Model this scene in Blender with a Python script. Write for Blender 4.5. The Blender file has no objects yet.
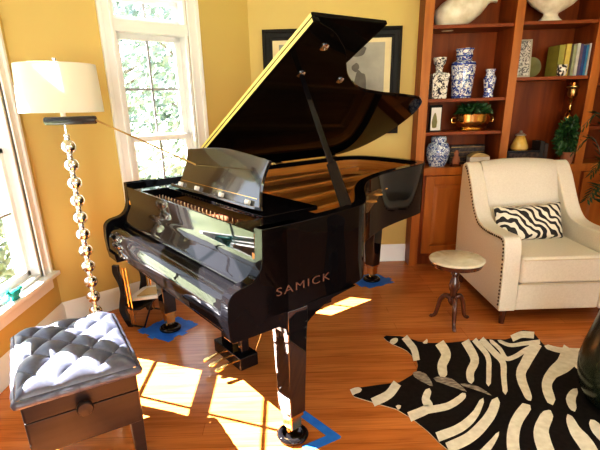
import bpy, bmesh, math, random
from math import sin, cos, pi, radians, sqrt, atan2, hypot
from mathutils import Vector, Matrix
random.seed(7)
SC = bpy.context.scene
COL = SC.collection

# ------------------------------------------------------------------ materials
def mat(name, color=(.8, .8, .8), rough=.5, metal=0., spec=.5, coat=0., sheen=0.):
    m = bpy.data.materials.new(name); m.use_nodes = True
    b = m.node_tree.nodes['Principled BSDF']
    b.inputs['Base Color'].default_value = (*color, 1)
    b.inputs['Roughness'].default_value = rough
    b.inputs['Metallic'].default_value = metal
    b.inputs['Specular IOR Level'].default_value = spec
    b.inputs['Coat Weight'].default_value = coat
    b.inputs['Coat Roughness'].default_value = .03
    b.inputs['Sheen Weight'].default_value = sheen
    return m
def nd(m, t, **kw):
    n = m.node_tree.nodes.new(t)
    for k, v in kw.items():
        if k.startswith('_'): setattr(n, k[1:], v)
        else: n.inputs[k].default_value = v
    return n
def ln(m, a, ao, b, bi): m.node_tree.links.new(a.outputs[ao], b.inputs[bi])
def bsdf(m): return m.node_tree.nodes['Principled BSDF']
def ramp(m, stops, interp='LINEAR'):
    r = m.node_tree.nodes.new('ShaderNodeValToRGB'); r.color_ramp.interpolation = interp
    e = r.color_ramp.elements
    while len(e) < len(stops): e.new(.5)
    for x, (p, c) in zip(e, stops):
        x.position = p; x.color = (*c, 1)
    return r
def coords(m, scale=(1, 1, 1), rot=(0, 0, 0), world=False):
    mp = nd(m, 'ShaderNodeMapping'); mp.inputs['Scale'].default_value = scale; mp.inputs['Rotation'].default_value = rot
    if world:
        g = nd(m, 'ShaderNodeNewGeometry'); ln(m, g, 'Position', mp, 'Vector')
    else:
        g = nd(m, 'ShaderNodeTexCoord'); ln(m, g, 'Object', mp, 'Vector')
    return mp
def noisy(name, stops, scale=(1, 1, 1), nscale=5, detail=4, rough=.5, dist=0, world=False, bump=0, coat=0., metal=0., spec=.5, rot=(0, 0, 0), interp='LINEAR'):
    m = mat(name, rough=rough, coat=coat, metal=metal, spec=spec)
    mp = coords(m, scale, rot, world)
    n = nd(m, 'ShaderNodeTexNoise', Scale=nscale, Detail=detail, Distortion=dist)
    ln(m, mp, 'Vector', n, 'Vector')
    r = ramp(m, stops, interp); ln(m, n, 'Fac', r, 'Fac'); ln(m, r, 'Color', bsdf(m), 'Base Color')
    if bump:
        b = nd(m, 'ShaderNodeBump', Strength=bump, Distance=.01); ln(m, n, 'Fac', b, 'Height'); ln(m, b, 'Normal', bsdf(m), 'Normal')
    return m

M = {}
M['wall'] = noisy('yellow_wall_paint', [(.3, (.53, .385, .120)), (.7, (.58, .425, .138))], nscale=1.3, detail=3, rough=.55, world=True)
M['ceiling'] = noisy('ceiling_paint', [(.3, (.78, .75, .68)), (.7, (.82, .79, .72))], nscale=2, rough=.8, world=True)
M['trim'] = noisy('white_trim_paint', [(.3, (.79, .79, .78)), (.7, (.84, .84, .83))], nscale=3, rough=.35, world=True)
# floor: planks running along X
m = mat('oak_floor', rough=.24, coat=.08, spec=.4); M['floor'] = m
mp = coords(m, world=True)
br = nd(m, 'ShaderNodeTexBrick', Scale=1.0)
br.inputs['Color1'].default_value = (.45, .150, .036, 1); br.inputs['Color2'].default_value = (.55, .202, .056, 1); br.inputs['Mortar'].default_value = (.22, .065, .010, 1)
br.inputs['Mortar Size'].default_value = .0012; br.inputs['Brick Width'].default_value = 1.15; br.inputs['Row Height'].default_value = .083; br.inputs['Mortar Smooth'].default_value = .4
br.offset = .37; br.offset_frequency = 3
ln(m, mp, 'Vector', br, 'Vector')
mg = coords(m, (1.2, 22, 1), world=True)
gn = nd(m, 'ShaderNodeTexNoise', Scale=2.2, Detail=6, Distortion=.9); ln(m, mg, 'Vector', gn, 'Vector')
gr = ramp(m, [(.30, (.62, .60, .55)), (.55, (1, 1, 1)), (.75, (1.12, 1.14, 1.2))]); ln(m, gn, 'Fac', gr, 'Fac')
mx = nd(m, 'ShaderNodeMix', _data_type='RGBA', _blend_type='MULTIPLY'); mx.inputs[0].default_value = .75
m.node_tree.links.new(br.outputs['Color'], mx.inputs[6]); m.node_tree.links.new(gr.outputs['Color'], mx.inputs[7])
m.node_tree.links.new(mx.outputs[2], bsdf(m).inputs['Base Color'])
bp = nd(m, 'ShaderNodeBump', Strength=.12, Distance=.004); ln(m, br, 'Fac', bp, 'Height'); bp.invert = True; ln(m, bp, 'Normal', bsdf(m), 'Normal')

M['black'] = noisy('black_piano_lacquer', [(.3, (.004, .004, .005)), (.7, (.007, .006, .007))], nscale=2, rough=.03, spec=.24)
M['pin_block'] = noisy('red_brown_plate', [(.3, (.10, .025, .010)), (.7, (.17, .050, .020))], nscale=8, rough=.45)
M['black_rim'] = noisy('black_rim_lacquer', [(.3, (.003, .003, .004)), (.7, (.006, .005, .006))], nscale=2, rough=.03, spec=.13)
M['black_lid'] = noisy('black_lid_lacquer', [(.3, (.003, .003, .003)), (.7, (.005, .004, .004))], nscale=2, rough=.05, spec=.07)
M['black_leg'] = noisy('black_leg_lacquer', [(.3, (.004, .004, .005)), (.7, (.007, .006, .007))], nscale=2, rough=.03, spec=.6, coat=1.)
M['black_satin'] = noisy('black_satin', [(.3, (.006, .006, .007)), (.7, (.010, .009, .010))], nscale=3, rough=.25)
M['black_rubber'] = mat('black_rubber', (.012, .012, .014), .45)
M['brass'] = noisy('polished_brass', [(.3, (.62, .40, .14)), (.7, (.78, .54, .22))], nscale=4, rough=.18, metal=1)
M['antique_brass'] = noisy('antique_brass', [(.3, (.30, .19, .07)), (.7, (.50, .34, .13))], nscale=9, rough=.3, metal=1)
M['chrome'] = noisy('warm_chrome', [(.3, (.78, .77, .74)), (.7, (.88, .87, .85))], nscale=4, rough=.08, metal=1)
M['gold_plate'] = noisy('bronze_iron_plate', [(.3, (.62, .30, .07)), (.7, (.80, .42, .11))], nscale=3, rough=.35, metal=.4)
M['soundboard'] = noisy('spruce_soundboard', [(.3, (.55, .22, .045)), (.7, (.78, .37, .08))], scale=(14, 1.2, 1), nscale=2.5, rough=.25, coat=.3, rot=(0, 0, .5))
M['veneer'] = noisy('mahogany_veneer', [(.3, (.50, .19, .035)), (.7, (.68, .30, .06))], scale=(2, 2, 20), nscale=2, rough=.25, coat=.3)
M['steel'] = mat('string_steel', (.50, .38, .24), .3, 1)
M['lid_edge'] = mat('yellow_edge_gleam', (.72, .60, .20), .35, .2)  # yellow reflection on the lid edge, put into the colour
M['felt'] = mat('red_felt', (.22, .03, .02), .9, sheen=.3)
M['pad'] = mat('ivory_pad', (.85, .83, .78), .5)
M['bronze_letter'] = mat('bronze_lettering', (.085, .042, .030), .5, 0)
M['tape'] = noisy('blue_tape', [(.3, (.012, .13, .55)), (.7, (.02, .19, .68))], nscale=18, rough=.6)
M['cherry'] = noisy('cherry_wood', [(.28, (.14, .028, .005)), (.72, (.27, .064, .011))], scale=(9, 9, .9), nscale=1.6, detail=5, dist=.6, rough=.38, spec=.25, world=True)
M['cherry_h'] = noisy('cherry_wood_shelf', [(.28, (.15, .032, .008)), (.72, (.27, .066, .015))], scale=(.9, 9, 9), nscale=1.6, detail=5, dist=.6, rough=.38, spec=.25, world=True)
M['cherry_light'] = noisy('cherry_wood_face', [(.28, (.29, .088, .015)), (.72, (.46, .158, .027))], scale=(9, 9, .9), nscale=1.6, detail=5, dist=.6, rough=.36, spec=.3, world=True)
M['dark_wood'] = noisy('dark_walnut', [(.3, (.050, .014, .007)), (.7, (.115, .036, .016))], scale=(6, 6, 1), nscale=3, rough=.22, coat=.4)
M['bench_wood'] = noisy('bench_ebony_wood', [(.3, (.015, .010, .010)), (.7, (.028, .019, .018))], scale=(1, 1, 8), nscale=3, rough=.30, spec=.25)
M['leather'] = noisy('charcoal_leather', [(.3, (.046, .052, .082)), (.7, (.068, .074, .112))], nscale=60, rough=.34, bump=.05, spec=.6)
M['cream'] = noisy('cream_upholstery', [(.3, (.64, .60, .52)), (.7, (.70, .66, .58))], nscale=90, rough=.6, bump=.04)
M['cream_pipe'] = mat('cream_piping', (.55, .48, .36), .6)
M['nail'] = mat('bronze_nail', (.10, .065, .04), .3, 1)
M['shade'] = None
M['marble'] = noisy('cream_marble', [(.3, (.42, .38, .27)), (.5, (.60, .56, .44)), (.72, (.70, .66, .55))], nscale=7, detail=6, dist=1.2, rough=.12, coat=.3)
M['white_ceramic'] = noisy('white_ceramic', [(.3, (.60, .54, .44)), (.6, (.80, .75, .66)), (.8, (.86, .82, .74))], nscale=14, detail=5, rough=.4, bump=.25)
def china(name, lo, hi, sc, blue=(.02, .05, .30), white=(.78, .80, .84)):
    m = mat(name, rough=.12, coat=.4)
    mp = coords(m, (1, 1, 1)); v = nd(m, 'ShaderNodeTexNoise', Scale=sc, Detail=2.5, Distortion=1.6); ln(m, mp, 'Vector', v, 'Vector')
    r = ramp(m, [(lo, blue), (hi, white)]); ln(m, v, 'Fac', r, 'Fac'); ln(m, r, 'Color', bsdf(m), 'Base Color')
    return m
M['china'] = china('blue_white_china', .48, .54, 34)
M['china_fine'] = china('blue_white_china_fine', .47, .53, 55, (.03, .07, .26), (.72, .80, .84))
M['china_black'] = china('black_white_china', .43, .49, 38, (.03, .03, .06), (.80, .78, .72))
M['china_blue'] = mat('cobalt_band', (.02, .045, .25), .15, coat=.4)
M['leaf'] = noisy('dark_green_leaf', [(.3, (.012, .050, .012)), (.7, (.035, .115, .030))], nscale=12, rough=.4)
M['leaf_dark'] = noisy('deep_green_leaf', [(.3, (.010, .030, .010)), (.7, (.022, .060, .020))], nscale=12, rough=.4)  # deeper green of the palm fronds and ivy stems
M['outdoor_leaf'] = noisy('sunlit_outdoor_leaf', [(.3, (.035, .055, .045)), (.5, (.20, .25, .23)), (.7, (.50, .57, .56))], nscale=2.5, rough=.6)
M['bark'] = noisy('bark', [(.3, (.10, .08, .06)), (.7, (.22, .18, .15))], scale=(4, 4, 1), nscale=4, rough=.8)
M['lawn'] = noisy('pale_lawn', [(.3, (.20, .25, .12)), (.7, (.32, .36, .20))], nscale=3, rough=.9)
M['vase_green'] = noisy('dark_green_glaze', [(.3, (.008, .014, .008)), (.7, (.016, .024, .012))], nscale=5, rough=.22)
M['terracotta'] = noisy('terracotta', [(.3, (.25, .10, .05)), (.7, (.36, .15, .08))], nscale=9, rough=.8)
M['paper'] = noisy('white_paper', [(.3, (.70, .68, .64)), (.7, (.80, .78, .74))], nscale=5, rough=.7)
M['tan'] = noisy('tan_cover', [(.3, (.46, .33, .14)), (.7, (.58, .43, .20))], nscale=8, rough=.6)
M['rug_white'] = noisy('cream_hide', [(.3, (.62, .57, .46)), (.7, (.78, .73, .62))], nscale=30, rough=.85)
M['rug_black'] = noisy('black_hide', [(.3, (.005, .004, .004)), (.7, (.012, .009, .009))], nscale=40, rough=.7, spec=.15)
M['rug_grey'] = noisy('grey_mane_hide', [(.3, (.07, .06, .055)), (.5, (.22, .19, .16)), (.7, (.42, .38, .32))], scale=(4, 14, 4), nscale=8, rough=.8)
M['rug_back'] = mat('hide_edge', (.50, .42, .30), .8)
M['frame_black'] = noisy('black_picture_frame', [(.3, (.009, .008, .008)), (.7, (.016, .014, .013))], nscale=6, rough=.45, spec=.12)
M['mat_board'] = noisy('cream_mat_board', [(.3, (.62, .50, .30)), (.7, (.70, .58, .36))], nscale=9, rough=.7)
M['art'] = noisy('grey_print', [(.35, (.20, .185, .17)), (.65, (.36, .33, .29))], nscale=3, detail=6, rough=.6)
M['art_dark'] = noisy('dark_ink', [(.3, (.055, .045, .04)), (.7, (.11, .095, .08))], nscale=12, rough=.6)
M['teal'] = mat('teal_glass', (.02, .30, .30), .12, coat=.5)
M['amber'] = noisy('amber_glass', [(.3, (.55, .33, .06)), (.7, (.78, .58, .20))], nscale=12, rough=.1, coat=.5)
M['print_white'] = noisy('floral_print', [(.45, (.16, .15, .15)), (.52, (.66, .63, .58)), (.8, (.72, .69, .64))], nscale=26, detail=3, dist=2.2, rough=.6)
M['silver_frame'] = mat('silver_frame', (.46, .42, .36), .35, .6)
M['ball'] = noisy('black_white_mottle', [(.47, (.02, .02, .025)), (.53, (.78, .76, .70))], nscale=38, detail=1, rough=.3, interp='LINEAR')
M['olive'] = noisy('olive_glaze', [(.3, (.16, .15, .05)), (.7, (.26, .25, .10))], nscale=8, rough=.35)
M['brown_box'] = noisy('dark_lattice_box', [(.4, (.02, .014, .012)), (.6, (.09, .06, .045))], nscale=40, rough=.5)
def plain(name, c, r=.55):
    M[name] = noisy(name, [(.3, tuple(x * .85 for x in c)), (.7, c)], nscale=14, rough=r); return M[name]
# zebra pillow fabric: curved diagonal bands
m = mat('zebra_fabric', rough=.7); M['zebra'] = m
mp = coords(m, (1, 1, 1), (0, 0, 0))
nz = nd(m, 'ShaderNodeTexNoise', Scale=5.5, Detail=1.5); ln(m, mp, 'Vector', nz, 'Vector')
wv = nd(m, 'ShaderNodeTexWave', Scale=9.5, Distortion=7.5, Detail=1.0); wv.inputs['Detail Scale'].default_value = 1.1
wv.wave_type = 'BANDS'; wv.bands_direction = 'DIAGONAL'
ln(m, mp, 'Vector', wv, 'Vector')
rp = ramp(m, [(.47, (.012, .010, .010)), (.53, (.76, .71, .60))]); ln(m, wv, 'Fac', rp, 'Fac'); ln(m, rp, 'Color', bsdf(m), 'Base Color')
# translucent lamp shade
m = mat('linen_lamp_shade', (.86, .83, .75), .8); M['shade'] = m
nt = m.node_tree; tr = nt.nodes.new('ShaderNodeBsdfTranslucent'); tr.inputs['Color'].default_value = (.86, .82, .70, 1)
mxs = nt.nodes.new('ShaderNodeMixShader'); mxs.inputs[0].default_value = .35
nt.links.new(bsdf(m).outputs[0], mxs.inputs[1]); nt.links.new(tr.outputs[0], mxs.inputs[2])
nt.links.new(mxs.outputs[0], nt.nodes['Material Output'].inputs['Surface'])
# window pane
m = bpy.data.materials.new('window_glass'); m.use_nodes = True; M['glass'] = m
nt = m.node_tree; nt.nodes.remove(nt.nodes['Principled BSDF'])
tb = nt.nodes.new('ShaderNodeBsdfTransparent'); gb = nt.nodes.new('ShaderNodeBsdfGlossy'); gb.inputs['Roughness'].default_value = .02
fr = nt.nodes.new('ShaderNodeLayerWeight'); fr.inputs['Blend'].default_value = .12
ms = nt.nodes.new('ShaderNodeMixShader'); nt.links.new(fr.outputs['Fresnel'], ms.inputs[0])
nt.links.new(tb.outputs[0], ms.inputs[1]); nt.links.new(gb.outputs[0], ms.inputs[2]); nt.links.new(ms.outputs[0], nt.nodes['Material Output'].inputs['Surface'])

# ------------------------------------------------------------------ mesh builder
class MB:
    def __init__(s): s.v = []; s.f = []; s.mi = []
    def add(s, vs, fs, mi=0):
        o = len(s.v); s.v += [tuple(map(float, p)) for p in vs]; s.f += [tuple(o + i for i in f) for f in fs]; s.mi += [mi] * len(fs); return s
    def box(s, x0, x1, y0, y1, z0, z1, mi=0, rz=0, c=None):
        vs = [(x, y, z) for z in (z0, z1) for y in (y0, y1) for x in (x0, x1)]
        if rz:
            cx, cy = c or ((x0 + x1) / 2, (y0 + y1) / 2)
            vs = [(cx + (x - cx) * cos(rz) - (y - cy) * sin(rz), cy + (x - cx) * sin(rz) + (y - cy) * cos(rz), z) for x, y, z in vs]
        return s.add(vs, [(0, 2, 3, 1), (4, 5, 7, 6), (0, 1, 5, 4), (2, 6, 7, 3), (0, 4, 6, 2), (1, 3, 7, 5)], mi)
    def prism(s, poly, a, b, axis='z', mi=0):
        n = len(poly)
        def P(p, t):
            if axis == 'z': return (p[0], p[1], t)
            if axis == 'x': return (t, p[0], p[1])
            return (p[0], t, p[1])
        vs = [P(p, a) for p in poly] + [P(p, b) for p in poly]
        fs = [tuple(range(n))[::-1], tuple(range(n, 2 * n))] + [(i, (i + 1) % n, n + (i + 1) % n, n + i) for i in range(n)]
        return s.add(vs, fs, mi)
    def lathe(s, prof, c=(0, 0, 0), seg=24, mi=0, mtx=None, sx=1, sy=1):
        vs = []; n = len(prof)
        for r, z in prof:
            for k in range(seg):
                a = 2 * pi * k / seg; vs.append((r * cos(a) * sx, r * sin(a) * sy, z))
        fs = [(i * seg + k, i * seg + (k + 1) % seg, (i + 1) * seg + (k + 1) % seg, (i + 1) * seg + k) for i in range(n - 1) for k in range(seg)]
        if prof[0][0] > 1e-6: fs.append(tuple(range(seg))[::-1])
        if prof[-1][0] > 1e-6: fs.append(tuple((n - 1) * seg + k for k in range(seg)))
        if mtx is not None: vs = [tuple(mtx @ Vector(p)) for p in vs]
        vs = [(p[0] + c[0], p[1] + c[1], p[2] + c[2]) for p in vs]
        return s.add(vs, fs, mi)
    def tube(s, path, r, seg=10, mi=0, cap=True):
        P = [Vector(p) for p in path]; n = len(P); R = r if isinstance(r, (list, tuple)) else [r] * n
        vs = []; up = None
        for i in range(n):
            d = (P[min(i + 1, n - 1)] - P[max(i - 1, 0)]).normalized()
            if up is None:
                up = Vector((0, 0, 1)) if abs(d.z) < .9 else Vector((1, 0, 0))
            u = (up - d * up.dot(d)).normalized(); w = d.cross(u); up = u
            for k in range(seg):
                a = 2 * pi * k / seg; vs.append(tuple(P[i] + (u * cos(a) + w * sin(a)) * R[i]))
        fs = [(i * seg + k, i * seg + (k + 1) % seg, (i + 1) * seg + (k + 1) % seg, (i + 1) * seg + k) for i in range(n - 1) for k in range(seg)]
        if cap: fs += [tuple(range(seg))[::-1], tuple((n - 1) * seg + k for k in range(seg))]
        return s.add(vs, fs, mi)
    def ball(s, c, r, seg=16, rings=10, mi=0, sz=1):
        return s.lathe([(max(1e-7, r * sin(pi * i / rings)), -r * cos(pi * i / rings) * sz) for i in range(rings + 1)], c, seg, mi)
    def bar(s, a, b, w, t, up=(0, 0, 1), mi=0, w2=None, t2=None):
        a = Vector(a); b = Vector(b); d = (b - a).normalized(); u = Vector(up); u = (u - d * u.dot(d)).normalized(); v = d.cross(u)
        w2 = w if w2 is None else w2; t2 = t if t2 is None else t2
        vs = [a + v * (sx * w / 2) + u * (sy * t / 2) for sx, sy in ((-1, -1), (1, -1), (1, 1), (-1, 1))] + [b + v * (sx * w2 / 2) + u * (sy * t2 / 2) for sx, sy in ((-1, -1), (1, -1), (1, 1), (-1, 1))]
        return s.add(vs, [(3, 2, 1, 0), (4, 5, 6, 7), (0, 1, 5, 4), (1, 2, 6, 5), (2, 3, 7, 6), (3, 0, 4, 7)], mi)
    def grid(s, P, mi=0):
        h = len(P); w = len(P[0])
        return s.add([p for r in P for p in r], [(i * w + j, i * w + j + 1, (i + 1) * w + j + 1, (i + 1) * w + j) for i in range(h - 1) for j in range(w - 1)], mi)
    def xf(s, m, start=0):
        s.v[start:] = [tuple(m @ Vector(p)) for p in s.v[start:]]; return s
    def build(s, name, mats, parent=None, ang=40, bevel=0, seg=2, smooth=True, fix=True, sub=0):
        me = bpy.data.meshes.new(name); me.from_pydata(s.v, [], s.f)
        mats = mats if isinstance(mats, (list, tuple)) else [mats]
        for mm in mats: me.materials.append(M[mm] if isinstance(mm, str) else mm)
        me.polygons.foreach_set('material_index', s.mi)
        if fix:
            bm = bmesh.new(); bm.from_mesh(me); bmesh.ops.recalc_face_normals(bm, faces=bm.faces); bm.to_mesh(me); bm.free()
        if smooth:
            me.shade_smooth(); me.set_sharp_from_angle(angle=radians(ang))
        me.update()
        o = bpy.data.objects.new(name, me); COL.objects.link(o)
        if parent: o.parent = parent
        if bevel:
            b = o.modifiers.new('edge', 'BEVEL'); b.width = bevel; b.segments = seg; b.limit_method = 'ANGLE'; b.angle_limit = radians(35); b.harden_normals = True
        if sub:
            b = o.modifiers.new('sub', 'SUBSURF'); b.levels = sub; b.render_levels = sub
        return o
def tag(o, label=None, cat=None, group=None, kind=None):
    if label: o['label'] = label
    if cat: o['category'] = cat
    if group: o['group'] = group
    if kind: o['kind'] = kind
    return o
def thing(name, label, cat, loc=(0, 0, 0), rz=0, group=None):
    o = bpy.data.objects.new(name, None); COL.objects.link(o); o.location = loc; o.rotation_euler = (0, 0, rz); o.empty_display_size = .1
    return tag(o, label, cat, group)
def struct(o): return tag(o, kind='structure')
def copy_tree(o, parent=None):
    c = o.copy(); COL.objects.link(c)
    if parent: c.parent = parent
    for ch in list(o.children): copy_tree(ch, c)
    return c
def rrect(x0, x1, y0, y1, r, n=6):
    out = []
    for cx, cy, a0 in ((x1 - r, y1 - r, 0), (x0 + r, y1 - r, 90), (x0 + r, y0 + r, 180), (x1 - r, y0 + r, 270)):
        for k in range(n + 1):
            a = radians(a0 + 90 * k / n); out.append((cx + r * cos(a), cy + r * sin(a)))
    return out
def catmull(P, n=5, closed=False):
    P = [Vector(p) for p in P]; N = len(P); out = []
    rng = range(N) if closed else range(N - 1)
    for i in rng:
        if closed: a, b, c, d = P[i - 1], P[i], P[(i + 1) % N], P[(i + 2) % N]
        else: a = P[i - 1] if i else 2 * P[0] - P[1]; b = P[i]; c = P[i + 1]; d = P[i + 2] if i + 2 < N else 2 * P[-1] - P[-2]
        for k in range(n):
            t = k / n; out.append(tuple(.5 * (2 * b + (c - a) * t + (2 * a - 5 * b + 4 * c - d) * t * t + (3 * b - a - 3 * c + d) * t ** 3)))
    if not closed: out.append(tuple(P[-1]))
    return out

# ------------------------------------------------------------------ camera
cam = bpy.data.cameras.new('camera'); co = bpy.data.objects.new('camera', cam); COL.objects.link(co)
cam.sensor_fit = 'HORIZONTAL'; cam.sensor_width = 36; cam.lens = 36 * 453.166 / 600
cam.shift_x = .020412; cam.shift_y = .063685; cam.clip_start = .05
pt, rl = .340295, -.029973
f_ = Vector((0, cos(pt), -sin(pt))); r0 = Vector((1, 0, 0)); u0 = Vector((0, sin(pt), cos(pt)))
r_ = r0 * cos(rl) + u0 * sin(rl); u_ = -r0 * sin(rl) + u0 * cos(rl)
co.matrix_world = Matrix(((r_.x, u_.x, -f_.x, 0), (r_.y, u_.y, -f_.y, 0), (r_.z, u_.z, -f_.z, 1.462), (0, 0, 0, 1)))
SC.camera = co

# ------------------------------------------------------------------ room shell
XL, YK, CZ = -1.62, 4.12, 2.75        # left wall plane, picture wall plane, ceiling
A = Vector((XL, 2.97)); B = Vector((-.262, YK))
XR, YF = 3.6, -3.2                      # right wall, wall behind the viewer
T = .16
struct(MB().prism([(XL - .2, YF - .2), (XR + .2, YF - .2), (XR + .2, YK + .5), (B.x - .1, YK + .5), (XL - .2, A.y + .1)], -.12, 0).build('floor', 'floor', smooth=False))
struct(MB().prism([(XL - .2, YF - .2), (XR + .2, YF - .2), (XR + .2, YK + .5), (B.x - .1, YK + .5), (XL - .2, A.y + .1)], CZ, CZ + .12).build('ceiling', 'ceiling', smooth=False))

def wall_frame(o, ex):
    """matrix: local x along the wall, local y into the room, z up"""
    ex = Vector((ex[0], ex[1], 0)).normalized(); ey = Vector((0, 0, 1)).cross(ex)
    return Matrix(((ex.x, ey.x, 0, o[0]), (ex.y, ey.y, 0, o[1]), (0, 0, 1, 0), (0, 0, 0, 1)))
def wall(name, o, ex, L, holes=(), thick=T, e0=0, e1=0):
    """holes: (x0, x1, z0, z1); built as boxes around the holes"""
    b = MB(); xs = -e0
    for x0, x1, z0, z1 in sorted(holes):
        b.box(xs, x0, -thick, 0, 0, CZ); b.box(x0, x1, -thick, 0, 0, z0); b.box(x0, x1, -thick, 0, z1, CZ); xs = x1
    b.box(xs, L + e1, -thick, 0, 0, CZ)
    b.xf(wall_frame(o, ex)); return struct(b.build(name, 'wall', smooth=False))
def window(name, o, ex, x0, x1, z0, z1, zr, ztr, mz, ca=.088, cb=.088, st=.048, jb=.02):
    """double-hung sash under a fixed transom light; opening x0..x1, z0..z1"""
    F = wall_frame(o, ex)
    root = bpy.data.objects.new(name, None); COL.objects.link(root); root.matrix_world = F; struct(root)
    cw = .088
    c = MB()
    for a, b_ in ((x0 - ca, x0), (x1, x1 + cb)):
        c.box(a, b_, 0, .016, z0 - .02, z1 + cw)
    c.box(x0 - ca, x1 + cb, 0, .016, z1, z1 + cw)
    for a, b_ in ([(x0 - cw - .006, x0 - cw + .022)] if ca == cw else []) + ([(x1 + cw - .022, x1 + cw + .006)] if cb == cw else []):
        c.box(a, b_, 0, .030, z0 - .02, z1 + cw)
    for a, b_ in ((x0 - .018, x0), (x1, x1 + .018)):
        c.box(a, b_, 0, .022, z0 - .02, z1)
    c.build('casing', 'trim', root, bevel=.004)
    j = MB()
    j.box(x0, x0 + jb + .002, -T, 0, z0, z1); j.box(x1 - jb - .002, x1, -T, 0, z0, z1); j.box(x0, x1, -T, 0, z1 - .022, z1); j.box(x0, x1, -T, 0, z0, z0 + .02)
    j.box(x0, x1, -T, .006, ztr, ztr + .075)                    # transom bar
    j.build('jamb', 'trim', root, bevel=.003)
    s = MB().box(x0 - ca - (.03 if ca == cw else 0), x1 + cb + (.03 if cb == cw else 0), -.02, .065, z0 - .028, z0); s.build('sill', 'trim', root, bevel=.006)
    MB().box(x0 - ca, x1 + cb, 0, .018, z0 - .115, z0 - .028).build('apron', 'trim', root, bevel=.004)
    def sash(za, zb, y, rows, mun, wst=None):
        f = MB(); w = wst or st
        f.box(x0 + jb, x0 + jb + w, y - .017, y + .017, za, zb); f.box(x1 - jb - w, x1 - jb, y - .017, y + .017, za, zb)
        f.box(x0 + jb, x1 - jb, y - .017, y + .017, za, za + w); f.box(x0 + jb, x1 - jb, y - .017, y + .017, zb - w * .85, zb)
        so = f.build('sash', 'trim', root, bevel=.003)
        g = MB(); xm = (x0 + x1) / 2
        g.box(xm - .008, xm + .008, y - .006, y + .006, za + w, zb - w * .85)
        for z in rows: g.box(x0 + .02 + w, x1 - .02 - w, y - .006, y + .006, z - .008, z + .008)
        g.build('muntin', mun, so, smooth=False)
        MB().box(x0 + .03, x1 - .03, y - .002, y + .002, za + .01, zb - .01).build('pane', 'glass', so, smooth=False)
    sash(z0 + .02, zr + .02, -.075, [mz[0]], 'muntin_grey')
    sash(zr - .02, ztr + .004, -.110, [mz[1]], 'muntin_grey')
    sash(ztr + .075, z1 - .02, -.10, [], 'muntin_grey', .035)
    return root
plain('muntin_grey', (.30, .30, .31), .5)
WZ = dict(z0=.43, z1=2.45, zr=1.235, ztr=1.95, mz=(.87, 1.585))
# left wall runs along +y seen from the room: local x = -y so that local y points into the room (+x)
def yl(y): return 3.0 - y
wall('wall_left', (XL, 3.0), (0, -1), 3.0 - YF, [(yl(2.80), yl(2.0), WZ['z0'], WZ['z1']), (yl(1.97), yl(1.17), WZ['z0'], WZ['z1'])], e0=0)
window('window_1', (XL, 3.0), (0, -1), yl(2.80), yl(2.0), cb=.0149, st=.036, jb=.014, **WZ)
window('window_2', (XL, 3.0), (0, -1), yl(1.97), yl(1.17), ca=.0149, st=.036, jb=.014, **WZ)
bd = (A - B).normalized(); BL = (A - B).length
b0 = BL - .652; 
wall('wall_bay', (B.x, B.y), (bd.x, bd.y), BL, [(BL - 1.215, BL - .652, WZ['z0'], 2.20)], e0=.0, e1=.0)
window('window_3', (B.x, B.y), (bd.x, bd.y), BL - 1.215, BL - .652, **dict(WZ, z1=2.20))
wall('wall_back', (1.13, YK), (-1, 0), 1.13 - B.x, thick=T)
struct(MB().box(1.10, XR + .2, 4.30, 4.42, 0, CZ).build('wall_back_alcove', 'wall', smooth=False))
wall('wall_right', (XR, YF), (0, 1), 4.35 - YF, [(2.0, 4.6, .8, 2.3)])
wall('wall_front', (XL, YF), (1, 0), XR - XL, [(.8, 2.2, .5, 2.3), (2.9, 4.3, .5, 2.3)], e0=.16, e1=.16)
def baseboard(name, o, ex, L, a=0):
    b = MB(); pr = [(0, 0), (.022, 0), (.022, .012), (.016, .022), (.016, .135), (.010, .15), (.004, .165), (0, .165)]
    b.prism([(p[0], p[1]) for p in pr], a, L, 'x'); b.xf(wall_frame(o, ex)); return struct(b.build(name, 'trim', bevel=.002))
baseboard('baseboard_left', (XL, 3.0), (0, -1), 3.0 - YF, .03)
baseboard('baseboard_bay', (B.x, B.y), (bd.x, bd.y), BL)
baseboard('baseboard_back', (1.125, YK), (-1, 0), 1.125 - B.x)

# ------------------------------------------------------------------ outdoors
struct(MB().prism([(-40, -25), (30, -25), (30, 45), (-40, 45)], -.55, -.5).build('ground', 'lawn', smooth=False))
def foliage(c, R, n, size, rnd, flat=1.0):
    b = MB()
    for _ in range(n):
        while True:
            p = Vector((rnd.uniform(-1, 1), rnd.uniform(-1, 1), rnd.uniform(-1, 1)))
            if .35 < p.length < 1: break
        p = Vector((c[0] + p.x * R[0], c[1] + p.y * R[1], c[2] + p.z * R[2]))
        a = Vector((rnd.uniform(-1, 1), rnd.uniform(-1, 1), rnd.uniform(-1, 1))).normalized(); d = a.orthogonal().normalized(); e = a.cross(d)
        s = size * rnd.uniform(.6, 1.3)
        b.add([p - d * s, p + e * s * .45, p + d * s, p - e * s * .45], [(0, 1, 2, 3)])
    return b
def tree(name, label, x, y, h, R, n, seed, size=.16, group=None):
    r = random.Random(seed); t = thing(name, label, 'tree', (x, y, -.5), 0, group)
    tr = MB().tube([(0, 0, 0), (.05, .02, h * .35), (-.03, .05, h * .7), (.02, 0, h * .95)], [.14, .11, .07, .02], 8)
    for k in range(7):
        a = r.uniform(0, 6.28); z = h * r.uniform(.3, .75); tr.tube([(0, 0, z), (cos(a) * R * .4, sin(a) * R * .4, z + h * .08), (cos(a) * R * .8, sin(a) * R * .8, z + h * .2)], [.05, .035, .012], 6)
    tr.build('trunk', 'bark', t)
    foliage((0, 0, h * .62), (R, R, h * .40), n, size, r).build('foliage', 'outdoor_leaf', t, smooth=False, fix=False)
    return t
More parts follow.
